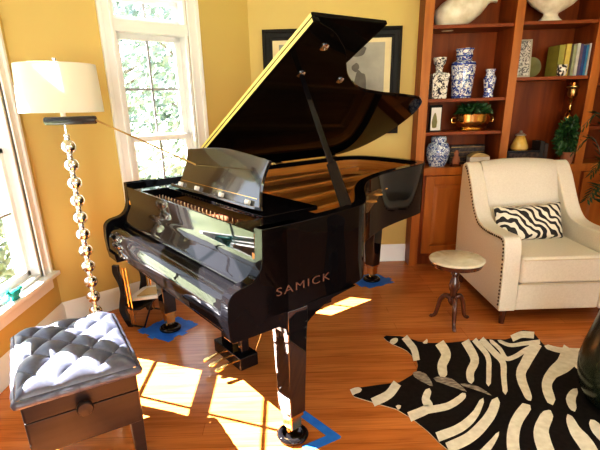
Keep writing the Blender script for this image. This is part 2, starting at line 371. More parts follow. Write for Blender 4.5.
tree('tree', 'pale sunlit tree outside the angled window, on the left in its panes', -4.2, 8.0, 4.4, 1.35, 1900, 3, .085)
tree('tree', 'pale green tree outside the angled window, on the right in its panes', -1.2, 8.8, 3.6, 1.4, 3600, 5, .085)
tree('tree', 'pale thin tree farther off outside the angled window', -4.6, 13.5, 5.2, 2.3, 3000, 9, .12)
def bush(label, x, y, rx, ry, h, n, seed):
    r = random.Random(seed); t = thing('bush', label, 'bush', (x, y, -.5))
    st = MB()
    for k in range(6):
        a = r.uniform(0, 6.28); st.tube([(0, 0, 0), (cos(a) * rx * .3, sin(a) * ry * .3, h * .4), (cos(a) * rx * .6, sin(a) * ry * .6, h * .8)], [.03, .02, .008], 6)
    st.build('stem', 'bark', t)
    foliage((0, 0, h * .55), (rx, ry, h * .5), n, .07, r).build('foliage', 'outdoor_leaf', t, smooth=False, fix=False)
bush('grey green bush outside the window above the teal figurine', -3.0, 4.2, .7, .7, 1.45, 1500, 11)
bush('low pale bush outside the angled window below its middle rail', -1.75, 5.6, .8, .6, 1.5, 1500, 12)

# ------------------------------------------------------------------ light
w = bpy.data.worlds.new('sky'); SC.world = w; w.use_nodes = True
nt = w.node_tree; bg = nt.nodes['Background']
tc = nt.nodes.new('ShaderNodeTexCoord'); sx = nt.nodes.new('ShaderNodeSeparateXYZ'); rr = nt.nodes.new('ShaderNodeValToRGB')
rr.color_ramp.elements[0].position = .45; rr.color_ramp.elements[0].color = (.80, .82, .84, 1)
rr.color_ramp.elements[1].position = .95; rr.color_ramp.elements[1].color = (.55, .70, .95, 1)
mpn = nt.nodes.new('ShaderNodeMath'); mpn.operation = 'MULTIPLY_ADD'; mpn.inputs[1].default_value = .5; mpn.inputs[2].default_value = .5
nt.links.new(tc.outputs['Generated'], sx.inputs[0]); nt.links.new(sx.outputs['Z'], mpn.inputs[0]); nt.links.new(mpn.outputs[0], rr.inputs[0]); nt.links.new(rr.outputs[0], bg.inputs[0])
bg.inputs[1].default_value = 4.2
def lamp(name, kind, energy, loc, direction, color=(1, 1, 1), **kw):
    l = bpy.data.lights.new(name, kind); l.energy = energy; l.color = color
    for k, v in kw.items(): setattr(l, k, v)
    o = bpy.data.objects.new(name, l); COL.objects.link(o); o.location = loc
    o.rotation_euler = Vector(direction).to_track_quat('-Z', 'Y').to_euler(); return o
lamp('sun', 'SUN', 110, (-8, 4, 8), (1.005, -.387, -1), (1, .96, .90), angle=.006)
# added fill lamps at unseen window openings behind the viewer and under the ceiling
lamp('rear_fill', 'AREA', 110, (-.12, YF + .05, 1.45), (0, 1, -.12), (1, .97, .93), shape='RECTANGLE', size=1.4, size_y=1.8)
lamp('rear_fill', 'AREA', 45, (1.98, YF + .05, 1.45), (0, 1, -.12), (1, .97, .93), shape='RECTANGLE', size=1.4, size_y=1.8)
lamp('ceiling_fill', 'AREA', 10, (1.4, .6, CZ - .03), (0, .25, -1), (1, .88, .68), shape='DISK', size=.6)
lamp('ceiling_fill', 'AREA', 14, (.2, 2.2, CZ - .03), (0, .2, -1), (1, .88, .68), shape='DISK', size=.5)
SC.view_settings.view_transform = 'Standard'; SC.view_settings.look = 'Medium High Contrast'; SC.view_settings.exposure = -0.16; SC.view_settings.gamma = 1
SC.cycles.max_bounces = 10; SC.cycles.sample_clamp_indirect = 6; SC.cycles.caustics_reflective = False; SC.cycles.caustics_refractive = False
SC.cycles.use_denoising = True; SC.cycles.transparent_max_bounces = 16

# ------------------------------------------------------------------ grand piano (local: x bass to treble, y towards the tail)
PX, PY, PR = -1.13919, 2.66469, -.929158
HR = 1.034; RB = .675
piano = thing('grand_piano', 'glossy black grand piano with its lid propped open', 'grand piano', (PX, PY, 0), PR)
def pw(x, y):   # piano local -> room
    return (PX + x * cos(PR) - y * sin(PR), PY + x * sin(PR) + y * cos(PR))
tre = [(1.5, .19), (1.498, .40), (1.485, .58), (1.452, .755), (1.386, .85), (1.30, .938), (1.185, 1.052), (1.052, 1.215), (.978, 1.36), (.918, 1.52), (.868, 1.74), (.835, 1.94), (.80, 2.06), (.735, 2.125), (.60, 2.16), (.42, 2.175), (.24, 2.165), (.10, 2.11), (.02, 1.98), (0, 1.80)]
out = [tre[0], (1.5, .30)] + [p[:2] for p in catmull([(a, b, 0) for a, b in tre[1:]], 4)] + [(0, 1.0), (0, .19)]
def inset(P, d):
    R = []
    for i, p in enumerate(P):
        a = P[max(i - 1, 0)]; b = P[min(i + 1, len(P) - 1)]
        dx, dy = b[0] - a[0], b[1] - a[1]; L = hypot(dx, dy) or 1
        R.append((p[0] - dy / L * d, p[1] + dx / L * d))
    return R
inn = inset(out, .055)
def strip_wall(b, o, i, z0, z1, mi=0):
    n = len(o); vs = [(*p, z0) for p in o] + [(*p, z1) for p in o] + [(*p, z1) for p in i] + [(*p, z0) for p in i]
    fs = []
    for k in range(n - 1):
        for q in range(4):
            a = q * n; c = ((q + 1) % 4) * n; fs.append((a + k, a + k + 1, c + k + 1, c + k))
    fs += [(0, n, 2 * n, 3 * n), (n - 1, 2 * n - 1, 3 * n - 1, 4 * n - 1)]
    return b.add(vs, fs, mi)
strip_wall(MB(), out, inn, RB, HR).build('rim', 'black_rim', piano, bevel=.004)
i2 = inset(out, .0555); i3 = inset(out, .075)
strip_wall(MB(), i2, i3, .86, HR - .028).build('inner_rim', 'veneer', piano)
sb = inset(out, .06)
MB().prism(sb[::-1] if False else sb, .875, .89, 'z').build('soundboard', 'soundboard', piano, smooth=False)
MB().prism(inset(out, .02), RB + .012, RB + .03, 'z').build('bottom_board', 'black_satin', piano, smooth=False)
# iron plate: front web, curved perimeter band and struts
pl = MB()
pl.prism([(.06, .40), (1.44, .40), (1.425, .70), (1.37, .82), (1.05, .74), (.5, .72), (.075, .95)], .925, .945, 'z')
strip_wall(pl, [p for p in inset(out, .075)[2:-1]], [p for p in inset(out, .16)[2:-1]], .905, .93)
for a, b in (((.30, .6), (.20, 2.0)), ((.62, .6), (.52, 2.02)), ((.92, .6), (.78, 1.75)), ((1.18, .6), (1.06, 1.15))):
    pl.bar((*a, .955), (*b, .945), .035, .03)
for k in range(5): pl.lathe([(.030, .93), (.026, .936), (.02, .936)], (1.33 - k * .11, .80 + k * .17 + (k > 1) * .05, 0), 14)
pl.build('iron_plate', 'gold_plate', piano, bevel=.003)
st = MB(); rnd = random.Random(4)
for k in range(84):
    t = k / 83; x = .10 + 1.28 * t
    L = .82 + .30 * (1 - t) ** 1.5 if False else (2.02 - .72 * t ** .55 if t < .75 else 1.405 - (t - .75) * 1.9)
    st.bar((x, .47, .958), (x - .10 * (1 - t) - .05 * t, L, .952), .0016, .0016)
tag(st.build('strings', 'steel', piano, smooth=False), kind='stuff')
tp = MB()
for k in range(46):
    for j in range(2):
        x = .30 + k * .0205; y = .255 + j * .036 + (k % 2) * .012
        tp.lathe([(.0034, .945), (.0034, .982), (.0025, .984)], (x, y, 0), 6)
tag(tp.build('tuning_pins', 'steel', piano), kind='stuff')
MB().box(.08, 1.42, .195, .40, .915, .945).build('pin_block', 'pin_block', piano)
MB().box(.13, 1.40, .205, .235, .945, .958).build('felt_strip', 'felt', piano)
# side blocks beside the tuning pins
blk = MB().prism(rrect(1.27, 1.446, .192, .56, .02), .90, 1.012); blk.build('side_block', 'black', piano, bevel=.004)
blk = MB().prism(rrect(.054, .26, .192, .56, .02), .90, 1.012); blk.build('side_block', 'black', piano, bevel=.004)
# arms with their S-curved front
arm = [(.36, HR), (.19, HR)] + [q[:2] for q in catmull([(.188, .965, 0), (.184, .915, 0), (.172, .878, 0), (.149, .851, 0), (.122, .838, 0), (.096, .833, 0), (.07, .827, 0), (.048, .815, 0), (.034, .798, 0), (.028, .775, 0), (.024, .72, 0)], 3)] + [(.028, .635), (.04, .622), (.36, .622)]
for x0, x1 in ((0, .054), (1.446, 1.5)):
    if x0 == 0:
        MB().prism([(.028, .640), (.036, .588), (.22, .588), (.25, .64)], x0, .15, 'x').build('arm_block', 'black', piano, bevel=.004)
    MB().prism(arm, x0, x1, 'x').build('arm', 'black_rim', piano, ang=30, bevel=.003)
# closed fallboard, key ledge, key slip, key bed
fb = [(.20, 1.012), (.189, 1.012), (.189, .95)] + [q[:2] for q in catmull([(.190, .93, 0), (.190, .905, 0), (.184, .882, 0), (.172, .862, 0), (.158, .842, 0), (.146, .826, 0), (.138, .816, 0), (.134, .806, 0), (.138, .799, 0)], 4)] + [(.21, .799), (.215, .9)]
MB().prism(fb, .056, 1.444, 'x').build('fallboard', 'black', piano, ang=30)
MB().box(.056, 1.444, .078, .22, .77, .795).build('key_ledge', 'black', piano, bevel=.003)
ks = [(.085, .792), (.066, .789)] + [q[:2] for q in catmull([(.056, .783, 0), (.046, .768, 0), (.040, .75, 0), (.034, .732, 0), (.031, .70, 0), (.031, .66, 0)], 3)] + [(.036, .652), (.044, .648), (.044, .635), (.085, .632)]
MB().prism(ks, .056, 1.444, 'x').build('key_slip', 'black', piano, ang=25)
MB().box(.03, 1.47, .05, .56, .628, .70).build('key_bed', 'black_satin', piano, bevel=.004)
# music shelf and desk
ms = MB().prism(rrect(.28, 1.27, .355, .66, .015), .995, 1.013); ms.build('music_shelf', 'black', piano, bevel=.003)
desk_o = [(.335, 0), (.35, .02)] + [q[:2] for q in catmull([(.352, .03, 0), (.372, .08, 0), (.378, .13, 0), (.372, .18, 0), (.362, .222, 0)], 4)] + [(.40, .228)] + [q[:2] for q in catmull([(.44, .230, 0), (.56, .241, 0), (.765, .252, 0), (.97, .241, 0), (1.09, .230, 0)], 5)] + [(1.13, .228)] + [q[:2] for q in catmull([(1.168, .222, 0), (1.158, .18, 0), (1.152, .13, 0), (1.158, .08, 0), (1.178, .03, 0)], 4)] + [(1.18, .02), (1.195, 0)]
db = MB(); tilt = Matrix.Translation((0, .395, 1.018)) @ Matrix.Rotation(-.36, 4, 'X')
db.prism(desk_o, -.009, .009, 'y'); db.xf(tilt)
desk = db.build('music_desk', 'black_desk', piano, bevel=.003) if False else None
M['desk_black'] = noisy('desk_lacquer', [(.3, (.010, .010, .012)), (.7, (.016, .015, .018))], nscale=2, rough=.10, coat=.6, spec=.7)
desk = db.build('music_desk', 'desk_black', piano, bevel=.003)
lb = MB().box(.33, 1.20, -.045, -.008, -.002, .012).xf(tilt); lb.build('desk_ledge', 'desk_black', desk, bevel=.003)
for x in (.40, .60, .86, 1.10):
    MB().box(x - .014, x + .014, -.030, -.0095, .012, .034).xf(tilt).build('pad', 'pad', desk, bevel=.004)
gl = MB().box(.38, 1.15, -.0098, -.0088, .045, .048).xf(tilt); gl.build('inlay_line', 'brass', desk, smooth=False)
# lid: hinged on the bass side
PHI = .4975; LZ = HR + .006
Lm = Matrix.Translation((0, 0, LZ)) @ Matrix.Rotation(-PHI, 4, 'Y')
lid_pts = [(0, .60), (1.502, .60)] + [q[:2] for q in catmull([(1.503, .625, 0), (1.487, .66, 0), (1.455, .745, 0), (1.395, .835, 0), (1.332, .917, 0), (1.224, 1.016, 0), (1.125, 1.12, 0), (1.007, 1.312, 0), (.953, 1.53, 0), (.925, 1.745, 0), (.89, 1.96, 0), (.855, 2.05, 0), (.79, 2.115, 0), (.65, 2.185, 0), (.44, 2.215, 0), (.24, 2.19, 0), (.10, 2.12, 0), (.02, 1.99, 0), (0, 1.82, 0)], 4)]
lid = MB().prism(lid_pts, 0, .021).xf(Lm).build('lid', 'black_lid', piano, bevel=.004)
flap = MB().box(.0, 1.502, .603, 1.036, .023, .043).xf(Lm).build('front_flap', 'black_lid', lid, bevel=.004)
MB().box(.01, 1.495, .5985, .5998, .003, .018).xf(Lm).build('edge_gleam', 'lid_edge', lid, smooth=False)  # added strip, coloured as the yellow reflection along the lid front
MB().box(.01, 1.495, .6015, .6028, .026, .040).xf(Lm).build('edge_gleam', 'lid_edge', flap, smooth=False)  # same painted reflection along the flap
for x, y in ((1.354, .766), (1.10, 1.073), (1.15, .778)):
    MB().lathe([(.022, 0), (.022, -.004), (.014, -.010), (.007, -.010), (.006, -.004)], (0, 0, 0), 20).xf(Lm @ Matrix.Translation((x, y, 0))).build('prop_cup', 'chrome', lid)
for y in (.75, 1.35, 1.9):
    MB().box(-.012, .03, y - .035, y + .035, HR - .002, HR + .006).tube([(-.004, y - .04, HR + .010), (-.004, y + .04, HR + .010)], .007, 8).build('hinge', 'antique_brass', piano)
# prop stick
top = Lm @ Vector((1.15, .778, -.006))
pa_ = Vector((1.43, .70, .985)); pm_ = pa_.lerp(top, .36)
pr = MB().bar(pa_, pm_, .052, .022, up=(.6, -.8, .2), w2=.046, t2=.020).bar(pm_, top, .030, .016, up=(.6, -.8, .2), w2=.022, t2=.012); pr.build('lid_prop', 'black', piano, bevel=.003)
MB().lathe([(.016, .98), (.016, 1.0), (.01, 1.004)], (1.425, .705, 0), 14).build('prop_pivot', 'chrome', piano)
# legs
def leg(cx, cy, side=None):
    b = MB()
    prof = [(.062, .052, .675), (.062, .052, .60), (.058, .050, .56), (.048, .044, .25), (.046, .042, .15), (.043, .040, .145)]
    vs = []; n = 4
    for hx, hy, z in prof: vs += [(cx - hx, cy - hy, z), (cx + hx, cy - hy, z), (cx + hx, cy + hy, z), (cx - hx, cy + hy, z)]
    fs = [(0, 1, 2, 3), tuple(len(vs) - 4 + i for i in (3, 2, 1, 0))]
    for i in range(len(prof) - 1):
        for k in range(4): fs.append((i * 4 + k, i * 4 + (k + 1) % 4, i * 4 + 4 + (k + 1) % 4, i * 4 + 4 + k))
    b.add(vs, fs); lg = b.build('leg', 'black_leg', piano, ang=25, bevel=.004)
    if side is not None:   # swept bracket under the rim
        br = [(.10, RB + .005), (.12, .655), (.146, .648), (.20, .632), (.25, .622), (.285, .60), (.29, .57), (.39, .57), (.392, .59), (.415, .608), (.455, .632), (.50, .652), (.545, .667), (.64, .68), (.68, RB + .01)]
        MB().prism(br, side - .055, side + .055, 'x').build('bracket', 'black_rim', lg, ang=25, bevel=.003)
    f = MB()
    f.prism([(cx - .040, cy - .037), (cx + .040, cy - .037), (cx + .040, cy + .037), (cx - .040, cy + .037)], .125, .150)
    f.prism([(cx - .032, cy - .030), (cx + .032, cy - .030), (cx + .032, cy + .030), (cx - .032, cy + .030)], .06, .127)
    f.build('ferrule', 'brass', lg, bevel=.004)
    c = MB().lathe([(1e-6, -.012), (.026, -.012), (.030, -.006), (.030, .006), (.026, .012), (1e-6, .012)], (0, 0, 0), 18)
    c.xf(Matrix.Translation((cx, cy, .0395)) @ Matrix.Rotation(pi / 2, 4, 'Y')); c.box(cx - .02, cx + .02, cy - .008, cy + .008, .04, .065); c.build('caster', 'brass', lg)
    return lg
FEET = [(.060, .345), (1.440, .345), (.345, 2.06)]
leg(*FEET[0], side=.056); leg(*FEET[1], side=1.4445); leg(*FEET[2])
# pedal lyre
ly = MB().box(.60, .90, .40, .52, .055, .135).build('lyre_box', 'black', piano, bevel=.006)
for x in (.655, .845):
    MB().prism([(x - .022, .135), (x + .022, .135), (x + .022, .63), (x - .022, .63)], .435, .485, 'y').build('lyre_post', 'black', ly, bevel=.005)
for x in (.68, .75, .82):
    p = MB(); path = [(x, .41, .080), (x, .36, .078), (x, .325, .070), (x, .298, .066)]
    for i in range(3): p.bar(path[i], path[i + 1], (.012, .016, .026)[i], .010, w2=(.016, .026, .030)[i])
    p.lathe([(1e-6, -.005), (.014, -.005), (.015, 0), (.014, .005), (1e-6, .005)], (x, .298, .066), 14)
    p.build('pedal', 'brass', ly, bevel=.002)
for x in (.64, .86): MB().tube([(x, .52, .11), (x, .80, RB + .012)], .006, 8).build('brace_rod', 'brass', ly)
# maker's name on the treble side
def letter(s): return {'S': 0, 'A': 1, 'M': 2, 'I': 3, 'C': 4, 'K': 5}[s]
cu = bpy.data.curves.new('lettering', 'FONT'); cu.body = 'SAMICK'; cu.size = .0475; cu.extrude = .0006; cu.space_character = 1.22; cu.offset = 0
to = bpy.data.objects.new('lettering_source', cu); COL.objects.link(to); bpy.context.view_layer.update()
dg = bpy.context.evaluated_depsgraph_get(); lm = bpy.data.meshes.new_from_object(to.evaluated_get(dg)); bpy.data.objects.remove(to)
xs = [v.co.x for v in lm.vertices]; ys = [v.co.y for v in lm.vertices]
sxk = .278 / (max(xs) - min(xs)); szk = .034 / (max(ys) - min(ys)); lm.name = 'maker_lettering'
for v in lm.vertices:
    x, y, z = v.co; v.co = (1.5012 + z, .242 + (x - min(xs)) * sxk, .757 + (y - min(ys)) * szk)
# serif bars on the letter ends
lb_ = bmesh.new(); lb_.from_mesh(lm)
def serif(y, z, w=.014):
    g = bmesh.ops.create_cube(lb_, size=1); bmesh.ops.scale(lb_, verts=g['verts'], vec=(.0012, w, .0028)); bmesh.ops.translate(lb_, verts=g['verts'], vec=(1.5012, y, z))
isl = {}
lb_.to_mesh(lm); lb_.free()
lm.materials.clear(); lm.materials.append(M['bronze_letter'])
lo = bpy.data.objects.new('maker_lettering', lm); COL.objects.link(lo); lo.parent = piano

# caster cups and tape under the feet
cup_lab = ['black caster cup under the far left leg of the piano', 'dark caster cup under the near leg of the piano, lit by the sun', 'black caster cup under the tail leg of the piano']
tape_lab = ['blue tape patch on the floor under the far left piano leg', 'blue tape patch on the floor under the near piano leg beside the sun patch', 'blue tape patch on the floor under the tail leg of the piano']
cup0 = None
for i, (fx, fy) in enumerate(FEET):
    x, y = pw(fx, fy)
    if cup0 is None:
        c = MB().lathe([(1e-6, .003), (.060, .003), (.072, .008), (.074, .018), (.066, .027), (.052, .030), (.044, .022), (.040, .0095), (1e-6, .0095)], (0, 0, 0), 32).build('caster_cup', 'black', None, ang=60); cup0 = c
    else:
        c = cup0.copy(); COL.objects.link(c)
    c.location = (x, y, 0); tag(c, cup_lab[i], 'caster cup', 'caster cups under the piano legs')
    t = MB(); rr_ = random.Random(20 + i)
    if i == 1:
        t.bar((.045, 1.885, .0012), (.205, 1.690, .0012), .048, .001); t.bar((.21, 1.715, .0024), (.05, 1.628, .0024), .048, .001)
    else:
        for k in range(5):
            o = -.118 + k * .048; t.box(-.125 + rr_.uniform(-.025, .01), .125 + rr_.uniform(-.01, .025), o, o + .0475, .0006, .0012)
        for k in (0, 2, 4):
            o = -.118 + k * .048; t.box(o, o + .0475, -.13 + rr_.uniform(-.015, .01), .13 + rr_.uniform(-.01, .015), .0013, .0018)
        t.xf(Matrix.Translation((x - (.02 if i == 0 else 0), y + (.015 if i == 0 else 0), 0)) @ Matrix.Rotation((radians(55), 0, radians(28))[i], 4, 'Z') @ Matrix.Scale(1.14 if i == 0 else 1.1, 4))
    tag(t.build('floor_tape', 'tape', None, smooth=False), tape_lab[i], 'tape', 'blue tape under the piano legs')

# piano lamp with its black shade, arm clipped to the music shelf
x, y = pw(.55, .55)
pl_ = thing('piano_lamp', 'black tube piano lamp on a thin brass arm reaching from behind the music desk', 'lamp', (x, y, 1.014))
MB().lathe([(1e-6, 0), (.055, 0), (.056, .006), (.050, .014), (.02, .020), (.009, .03), (.009, .075), (.013, .082), (1e-6, .090)], seg=20).build('base', 'brass', pl_)
ex_, ey_ = pw(.31, .0); E1 = Vector((ex_ - x, ey_ - y, 1.408 - 1.014)); S1 = Vector((0, 0, .078))
MB().tube([tuple(S1 - (E1 - S1) * .12), tuple(S1 + (E1 - S1) * .5), tuple(S1 + (E1 - S1) * .96), tuple(E1 + Vector((-.0, 0, .0)))], [.0045, .0045, .0045, .006], 8).build('arm', 'antique_brass', pl_)
sh = MB().lathe([(1e-6, 0), (.018, .001), (.020, .006), (.020, .254), (.018, .259), (1e-6, .26)], seg=20)
sh.xf(Matrix.Translation(E1 + Vector((.005, 0, 0))) @ Matrix.Rotation(-pi / 2, 4, 'Y')); sh.build('shade', 'black_satin', pl_)

# ------------------------------------------------------------------ adjustable bench
bn = thing('piano_bench', 'dark artist bench with a buttoned charcoal leather seat', 'bench', (-.925, 1.692, 0), radians(29.5))
hw, hl = .212, .283
MB().prism(rrect(-hw + .008, hw - .008, -hl + .008, hl - .008, .012), .395, .465).build('seat_frame', 'bench_wood', bn, bevel=.004)
MB().prism(rrect(-hw + .008, hw - .008, -hl + .008, hl - .008, .012), .245, .393).build('apron', 'bench_wood', bn, bevel=.004)
for sx_ in (-1, 1):
    for sy_ in (-1, 1):
        cx, cy = sx_ * (hw - .035), sy_ * (hl - .035); b = MB(); w0, w1 = .027, .020
        b.add([(cx - w1, cy - w1, 0), (cx + w1, cy - w1, 0), (cx + w1, cy + w1, 0), (cx - w1, cy + w1, 0), (cx - w0, cy - w0, .30), (cx + w0, cy - w0, .30), (cx + w0, cy + w0, .30), (cx - w0, cy + w0, .30)], [(3, 2, 1, 0), (4, 5, 6, 7), (0, 1, 5, 4), (1, 2, 6, 5), (2, 3, 7, 6), (3, 0, 4, 7)])
        b.build('leg', 'bench_wood', bn, bevel=.004)
kb = MB().lathe([(.012, 0), (.012, .012), (.026, .014), (.030, .020), (.030, .034), (.026, .040), (1e-6, .042)], seg=24)
kb.xf(Matrix.Translation((0, -hl + .006, .405)) @ Matrix.Rotation(pi / 2, 4, 'X')); kb.build('knob', 'bench_wood', bn)
# tufted seat
NX, NY = 90, 120; px_, py_ = .0720, .0860
def seat_z(x, y):
    dx = max(0, 1 - (hw - abs(x)) / .055); dy = max(0, 1 - (hl - abs(y)) / .055)
    edge = sqrt(max(0, 1 - dx * dx)) * sqrt(max(0, 1 - dy * dy))
    u = x / px_ + y / py_; v = x / px_ - y / py_
    t = (abs(sin(pi * u / 2)) * abs(sin(pi * v / 2))) ** .45
    crown = (1 - (x / hw) ** 2) * (1 - (y / hl) ** 2)
    fade = min(1, min(hw - abs(x), hl - abs(y)) / .05)
    return .503 + .032 * edge + .012 * crown + .026 * (t - .6) * fade
P = []
for j in range(NY + 1):
    row = []
    for i in range(NX + 1):
        x = -hw + 2 * hw * i / NX; y = -hl + 2 * hl * j / NY; row.append((x, y, seat_z(x, y)))
    P.append(row)
sm = MB().grid(P)
ring = [P[0][i] for i in range(NX + 1)] + [P[j][NX] for j in range(1, NY + 1)] + [P[NY][i] for i in range(NX - 1, -1, -1)] + [P[j][0] for j in range(NY - 1, 0, -1)]
n = len(ring); vs = []
def pleat(k):
    x, y, _ = ring[k]; s = x / px_ if abs(abs(y) - hl) < 1e-4 else y / py_
    return .006 * (abs(sin(pi * s)) ** .35)
for lvl, (o, z) in enumerate(((.002, None), (.008, .497), (.012, .486), (.009, .474), (0, .466))):
    for k in range(n):
        x, y, zz = ring[k]; L = hypot(x / hw, y / hl); nx = (1 if x >= hw - 1e-4 else -1 if x <= -hw + 1e-4 else 0); ny = (1 if y >= hl - 1e-4 else -1 if y <= -hl + 1e-4 else 0)
        oo = o + (pleat(k) if 0 < lvl < 4 else 0); q = 1 / sqrt(2) if nx and ny else 1
        vs.append((x + nx * oo * q, y + ny * oo * q, zz if z is None else z))
fs = [(l * n + k, l * n + (k + 1) % n, (l + 1) * n + (k + 1) % n, (l + 1) * n + k) for l in range(4) for k in range(n)]
sm.add(vs, fs)
seat = sm.build('seat', 'leather', bn, ang=75)
for a in range(-4, 5):
    for b in range(-5, 6):
        x = a * px_; y = b * py_
        if (a + b) % 2 == 0 and abs(x) < hw - .03 and abs(y) < hl - .03:
            MB().lathe([(.011, -.004), (.010, .001), (.006, .004), (1e-6, .005)], (x, y, seat_z(x, y) + .001), 12).build('button', 'leather', seat)

# ------------------------------------------------------------------ floor lamp of stacked chrome balls
fl = thing('floor_lamp', 'tall floor lamp of stacked chrome balls under a white drum shade', 'lamp', (-1.268, 2.70, 0))
fl.rotation_euler = (0, radians(1.1), 0)
MB().lathe([(1e-6, 0), (.125, 0), (.128, .008), (.122, .018), (.06, .028), (.022, .045), (.012, .07), (1e-6, .07)], seg=36).build('base', 'chrome', fl)
MB().tube([(0, 0, .05), (0, 0, 1.705)], .006, 10).build('pole', 'chrome', fl)
zb = .135; first = None
for k in range(12):
    z = .11 + k * .1045
    b = MB().ball((0, 0, 0), .042, 20, 12).lathe([(.012, .036), (.017, .040), (.017, .048), (.012, .052), (.017, .056), (.017, .064), (.012, .072)], seg=14) if first is None else None
    if first is None: first = b.build('ball', 'chrome', fl); first.location = (0, 0, z)
    else:
        o = first.copy(); COL.objects.link(o); o.parent = fl; o.location = (0, 0, z)
shd = MB(); ro0, ro1 = .220, .207
shd.lathe([(ro0, 1.447), (ro1, 1.694), (ro1 - .004, 1.695), (ro0 - .004, 1.448)], seg=64); sd = shd.build('lamp_shade', 'shade', fl)
for z, r in ((1.450, ro0 - .003), (1.690, ro1 - .003)):
    MB().tube([(r * cos(2 * pi * k / 48), r * sin(2 * pi * k / 48), z) for k in range(49)], .003, 6).build('shade_ring', 'chrome', sd)
ri = MB()
for k in range(3):
    a = 2.1 * k; ri.tube([(0, 0, 1.688), (ro1 * cos(a) * .98, ro1 * sin(a) * .98, 1.690)], .003, 6)
ri.build('shade_spider', 'chrome', sd)
MB().lathe([(.006, 1.69), (.010, 1.70), (.006, 1.706), (.012, 1.718), (.010, 1.728), (1e-6, 1.733)], seg=16).build('finial', 'chrome', fl)
bu = MB().lathe([(.014, 1.42), (.014, 1.48), (.02, 1.50), (.032, 1.54), (.028, 1.575), (1e-6, 1.59)], seg=16).build('light_bulb', 'pad', fl)

# ------------------------------------------------------------------ magazine rack by the bay wall
rk = thing('magazine_rack', 'low black magazine rack with curved end panels and brass rods, under the piano', 'magazine rack', (-1.075, 3.02, 0), radians(-12))
ep = [q[:2] for q in catmull([(-.085, .46, 0), (-.088, .40, 0), (-.062, .33, 0), (-.055, .26, 0), (-.075, .18, 0), (-.085, .12, 0), (-.06, .05, 0), (-.035, 0, 0)], 4)]
for y in (-.14, .14):
    pnl = MB().prism(ep + [(.0, .0), (-.01, .06), (-.035, .12), (-.028, .18), (-.012, .26), (-.02, .33), (-.045, .40), (-.04, .46)], y - .012, y + .012, 'y').build('end_panel', 'black_satin', rk, bevel=.003)
    for dx in (-.005, .018):
        MB().tube([(dx, y, .012), (dx - .01, y, .44)], .007, 8).build('rod', 'brass', pnl)
tr = MB().prism([(-.035, .150), (.02, .130), (.08, .140), (.17, .195), (.178, .2105), (.08, .155), (.02, .145), (-.035, .166)], -.15, .15, 'y'); tr.build('tray', 'black_satin', rk)
for y in (-.145, .145): MB().tube([(.0, y, .012), (.09, y, .0065), (.168, y, .196)], .0065, 8).build('foot', 'black_satin', rk)
bk = MB().box(-.125, .15, -.125, .125, 0, .018); mg = Matrix.Translation((-1.075 + .085, 3.02, .195)) @ Matrix.Rotation(radians(-12), 4, 'Z') @ Matrix.Rotation(radians(-10), 4, 'Y')
tag(bk.xf(mg).build('magazine', 'paper', None, bevel=.002), 'white magazine lying in the black rack under the piano', 'magazine')
b2 = MB().box(-.06, .09, -.09, .06, .0185, .026).xf(mg)
tag(b2.build('folder', 'tan', None, bevel=.001), 'tan folder lying on the white magazine under the piano', 'folder')

# teal figurine on the near left sill
tf = MB(); c0 = (XL + .035, 2.43, WZ['z0'])
tf.lathe([(.022, 0), (.026, .006), (.020, .014), (.034, .030), (.040, .050), (.028, .068), (.012, .074), (1e-6, .075)], (0, 0, 0), 16, sx=1.0, sy=1.9)
tf.tube([(0, .05, .05), (0, .085, .058), (0, .12, .045)], [.022, .016, .004], 10); tf.tube([(0, -.05, .05), (0, -.075, .085), (0, -.09, .07)], [.014, .016, .004], 10)
o = tf.build('figurine', 'teal', None, ang=60); o.location = c0; o.scale = (.62, .8, .8); tag(o, 'small teal glass bird figurine on the window sill', 'figurine')

# ------------------------------------------------------------------ armchair (faces the viewer)
ac = thing('armchair', 'cream upholstered armchair with bronze nailhead trim on its arms', 'armchair', (1.788, 3.15, 0))
def ay(y): return y - 3.15
W2 = .39; AW = .112
sp = [(ay(2.735), .105), (ay(2.742), .35)] + [(ay(q[0]), q[1]) for q in catmull([(2.755, .47, 0), (2.765, .545, 0), (2.785, .592, 0), (2.83, .606, 0), (2.93, .600, 0), (3.04, .596, 0), (3.13, .600, 0), (3.21, .622, 0), (3.285, .685, 0), (3.36, .785, 0), (3.425, .88, 0), (3.49, .955, 0), (3.535, .985, 0), (3.575, .985, 0)], 4)] + [(ay(3.605), .955), (ay(3.605), .60), (ay(3.575), .105)]
nail0 = None
for s in (-1, 1):
    x0, x1 = (-W2, -W2 + AW) if s < 0 else (W2 - AW, W2)
    side = MB().prism(sp, x0, x1, 'x').build('arm_panel', 'cream', ac, ang=50, bevel=.020, seg=4)
    if s > 0: continue
    # nailheads follow the front edge, the arm and the wing on the side that shows
    path = [(2.752, .125), (2.757, .30), (2.771, .47), (2.781, .54), (2.798, .576), (2.84, .588), (2.93, .582), (3.04, .578), (3.135, .583), (3.22, .606), (3.297, .672), (3.372, .772), (3.437, .866), (3.50, .938), (3.54, .966)]
    pp = catmull([(ay(a), b, 0) for a, b in path], 14); acc = 0; last = pp[0]
    for q in pp:
        acc += hypot(q[0] - last[0], q[1] - last[1]); last = q
        if acc >= .0225:
            acc = 0
            if nail0 is None: nail0 = MB().ball((0, 0, 0), .0078, 8, 6).build('nailhead', 'nail', side); o = nail0
            else: o = nail0.copy(); COL.objects.link(o); o.parent = side
            o.location = (x0 - .0008, q[0], q[1])
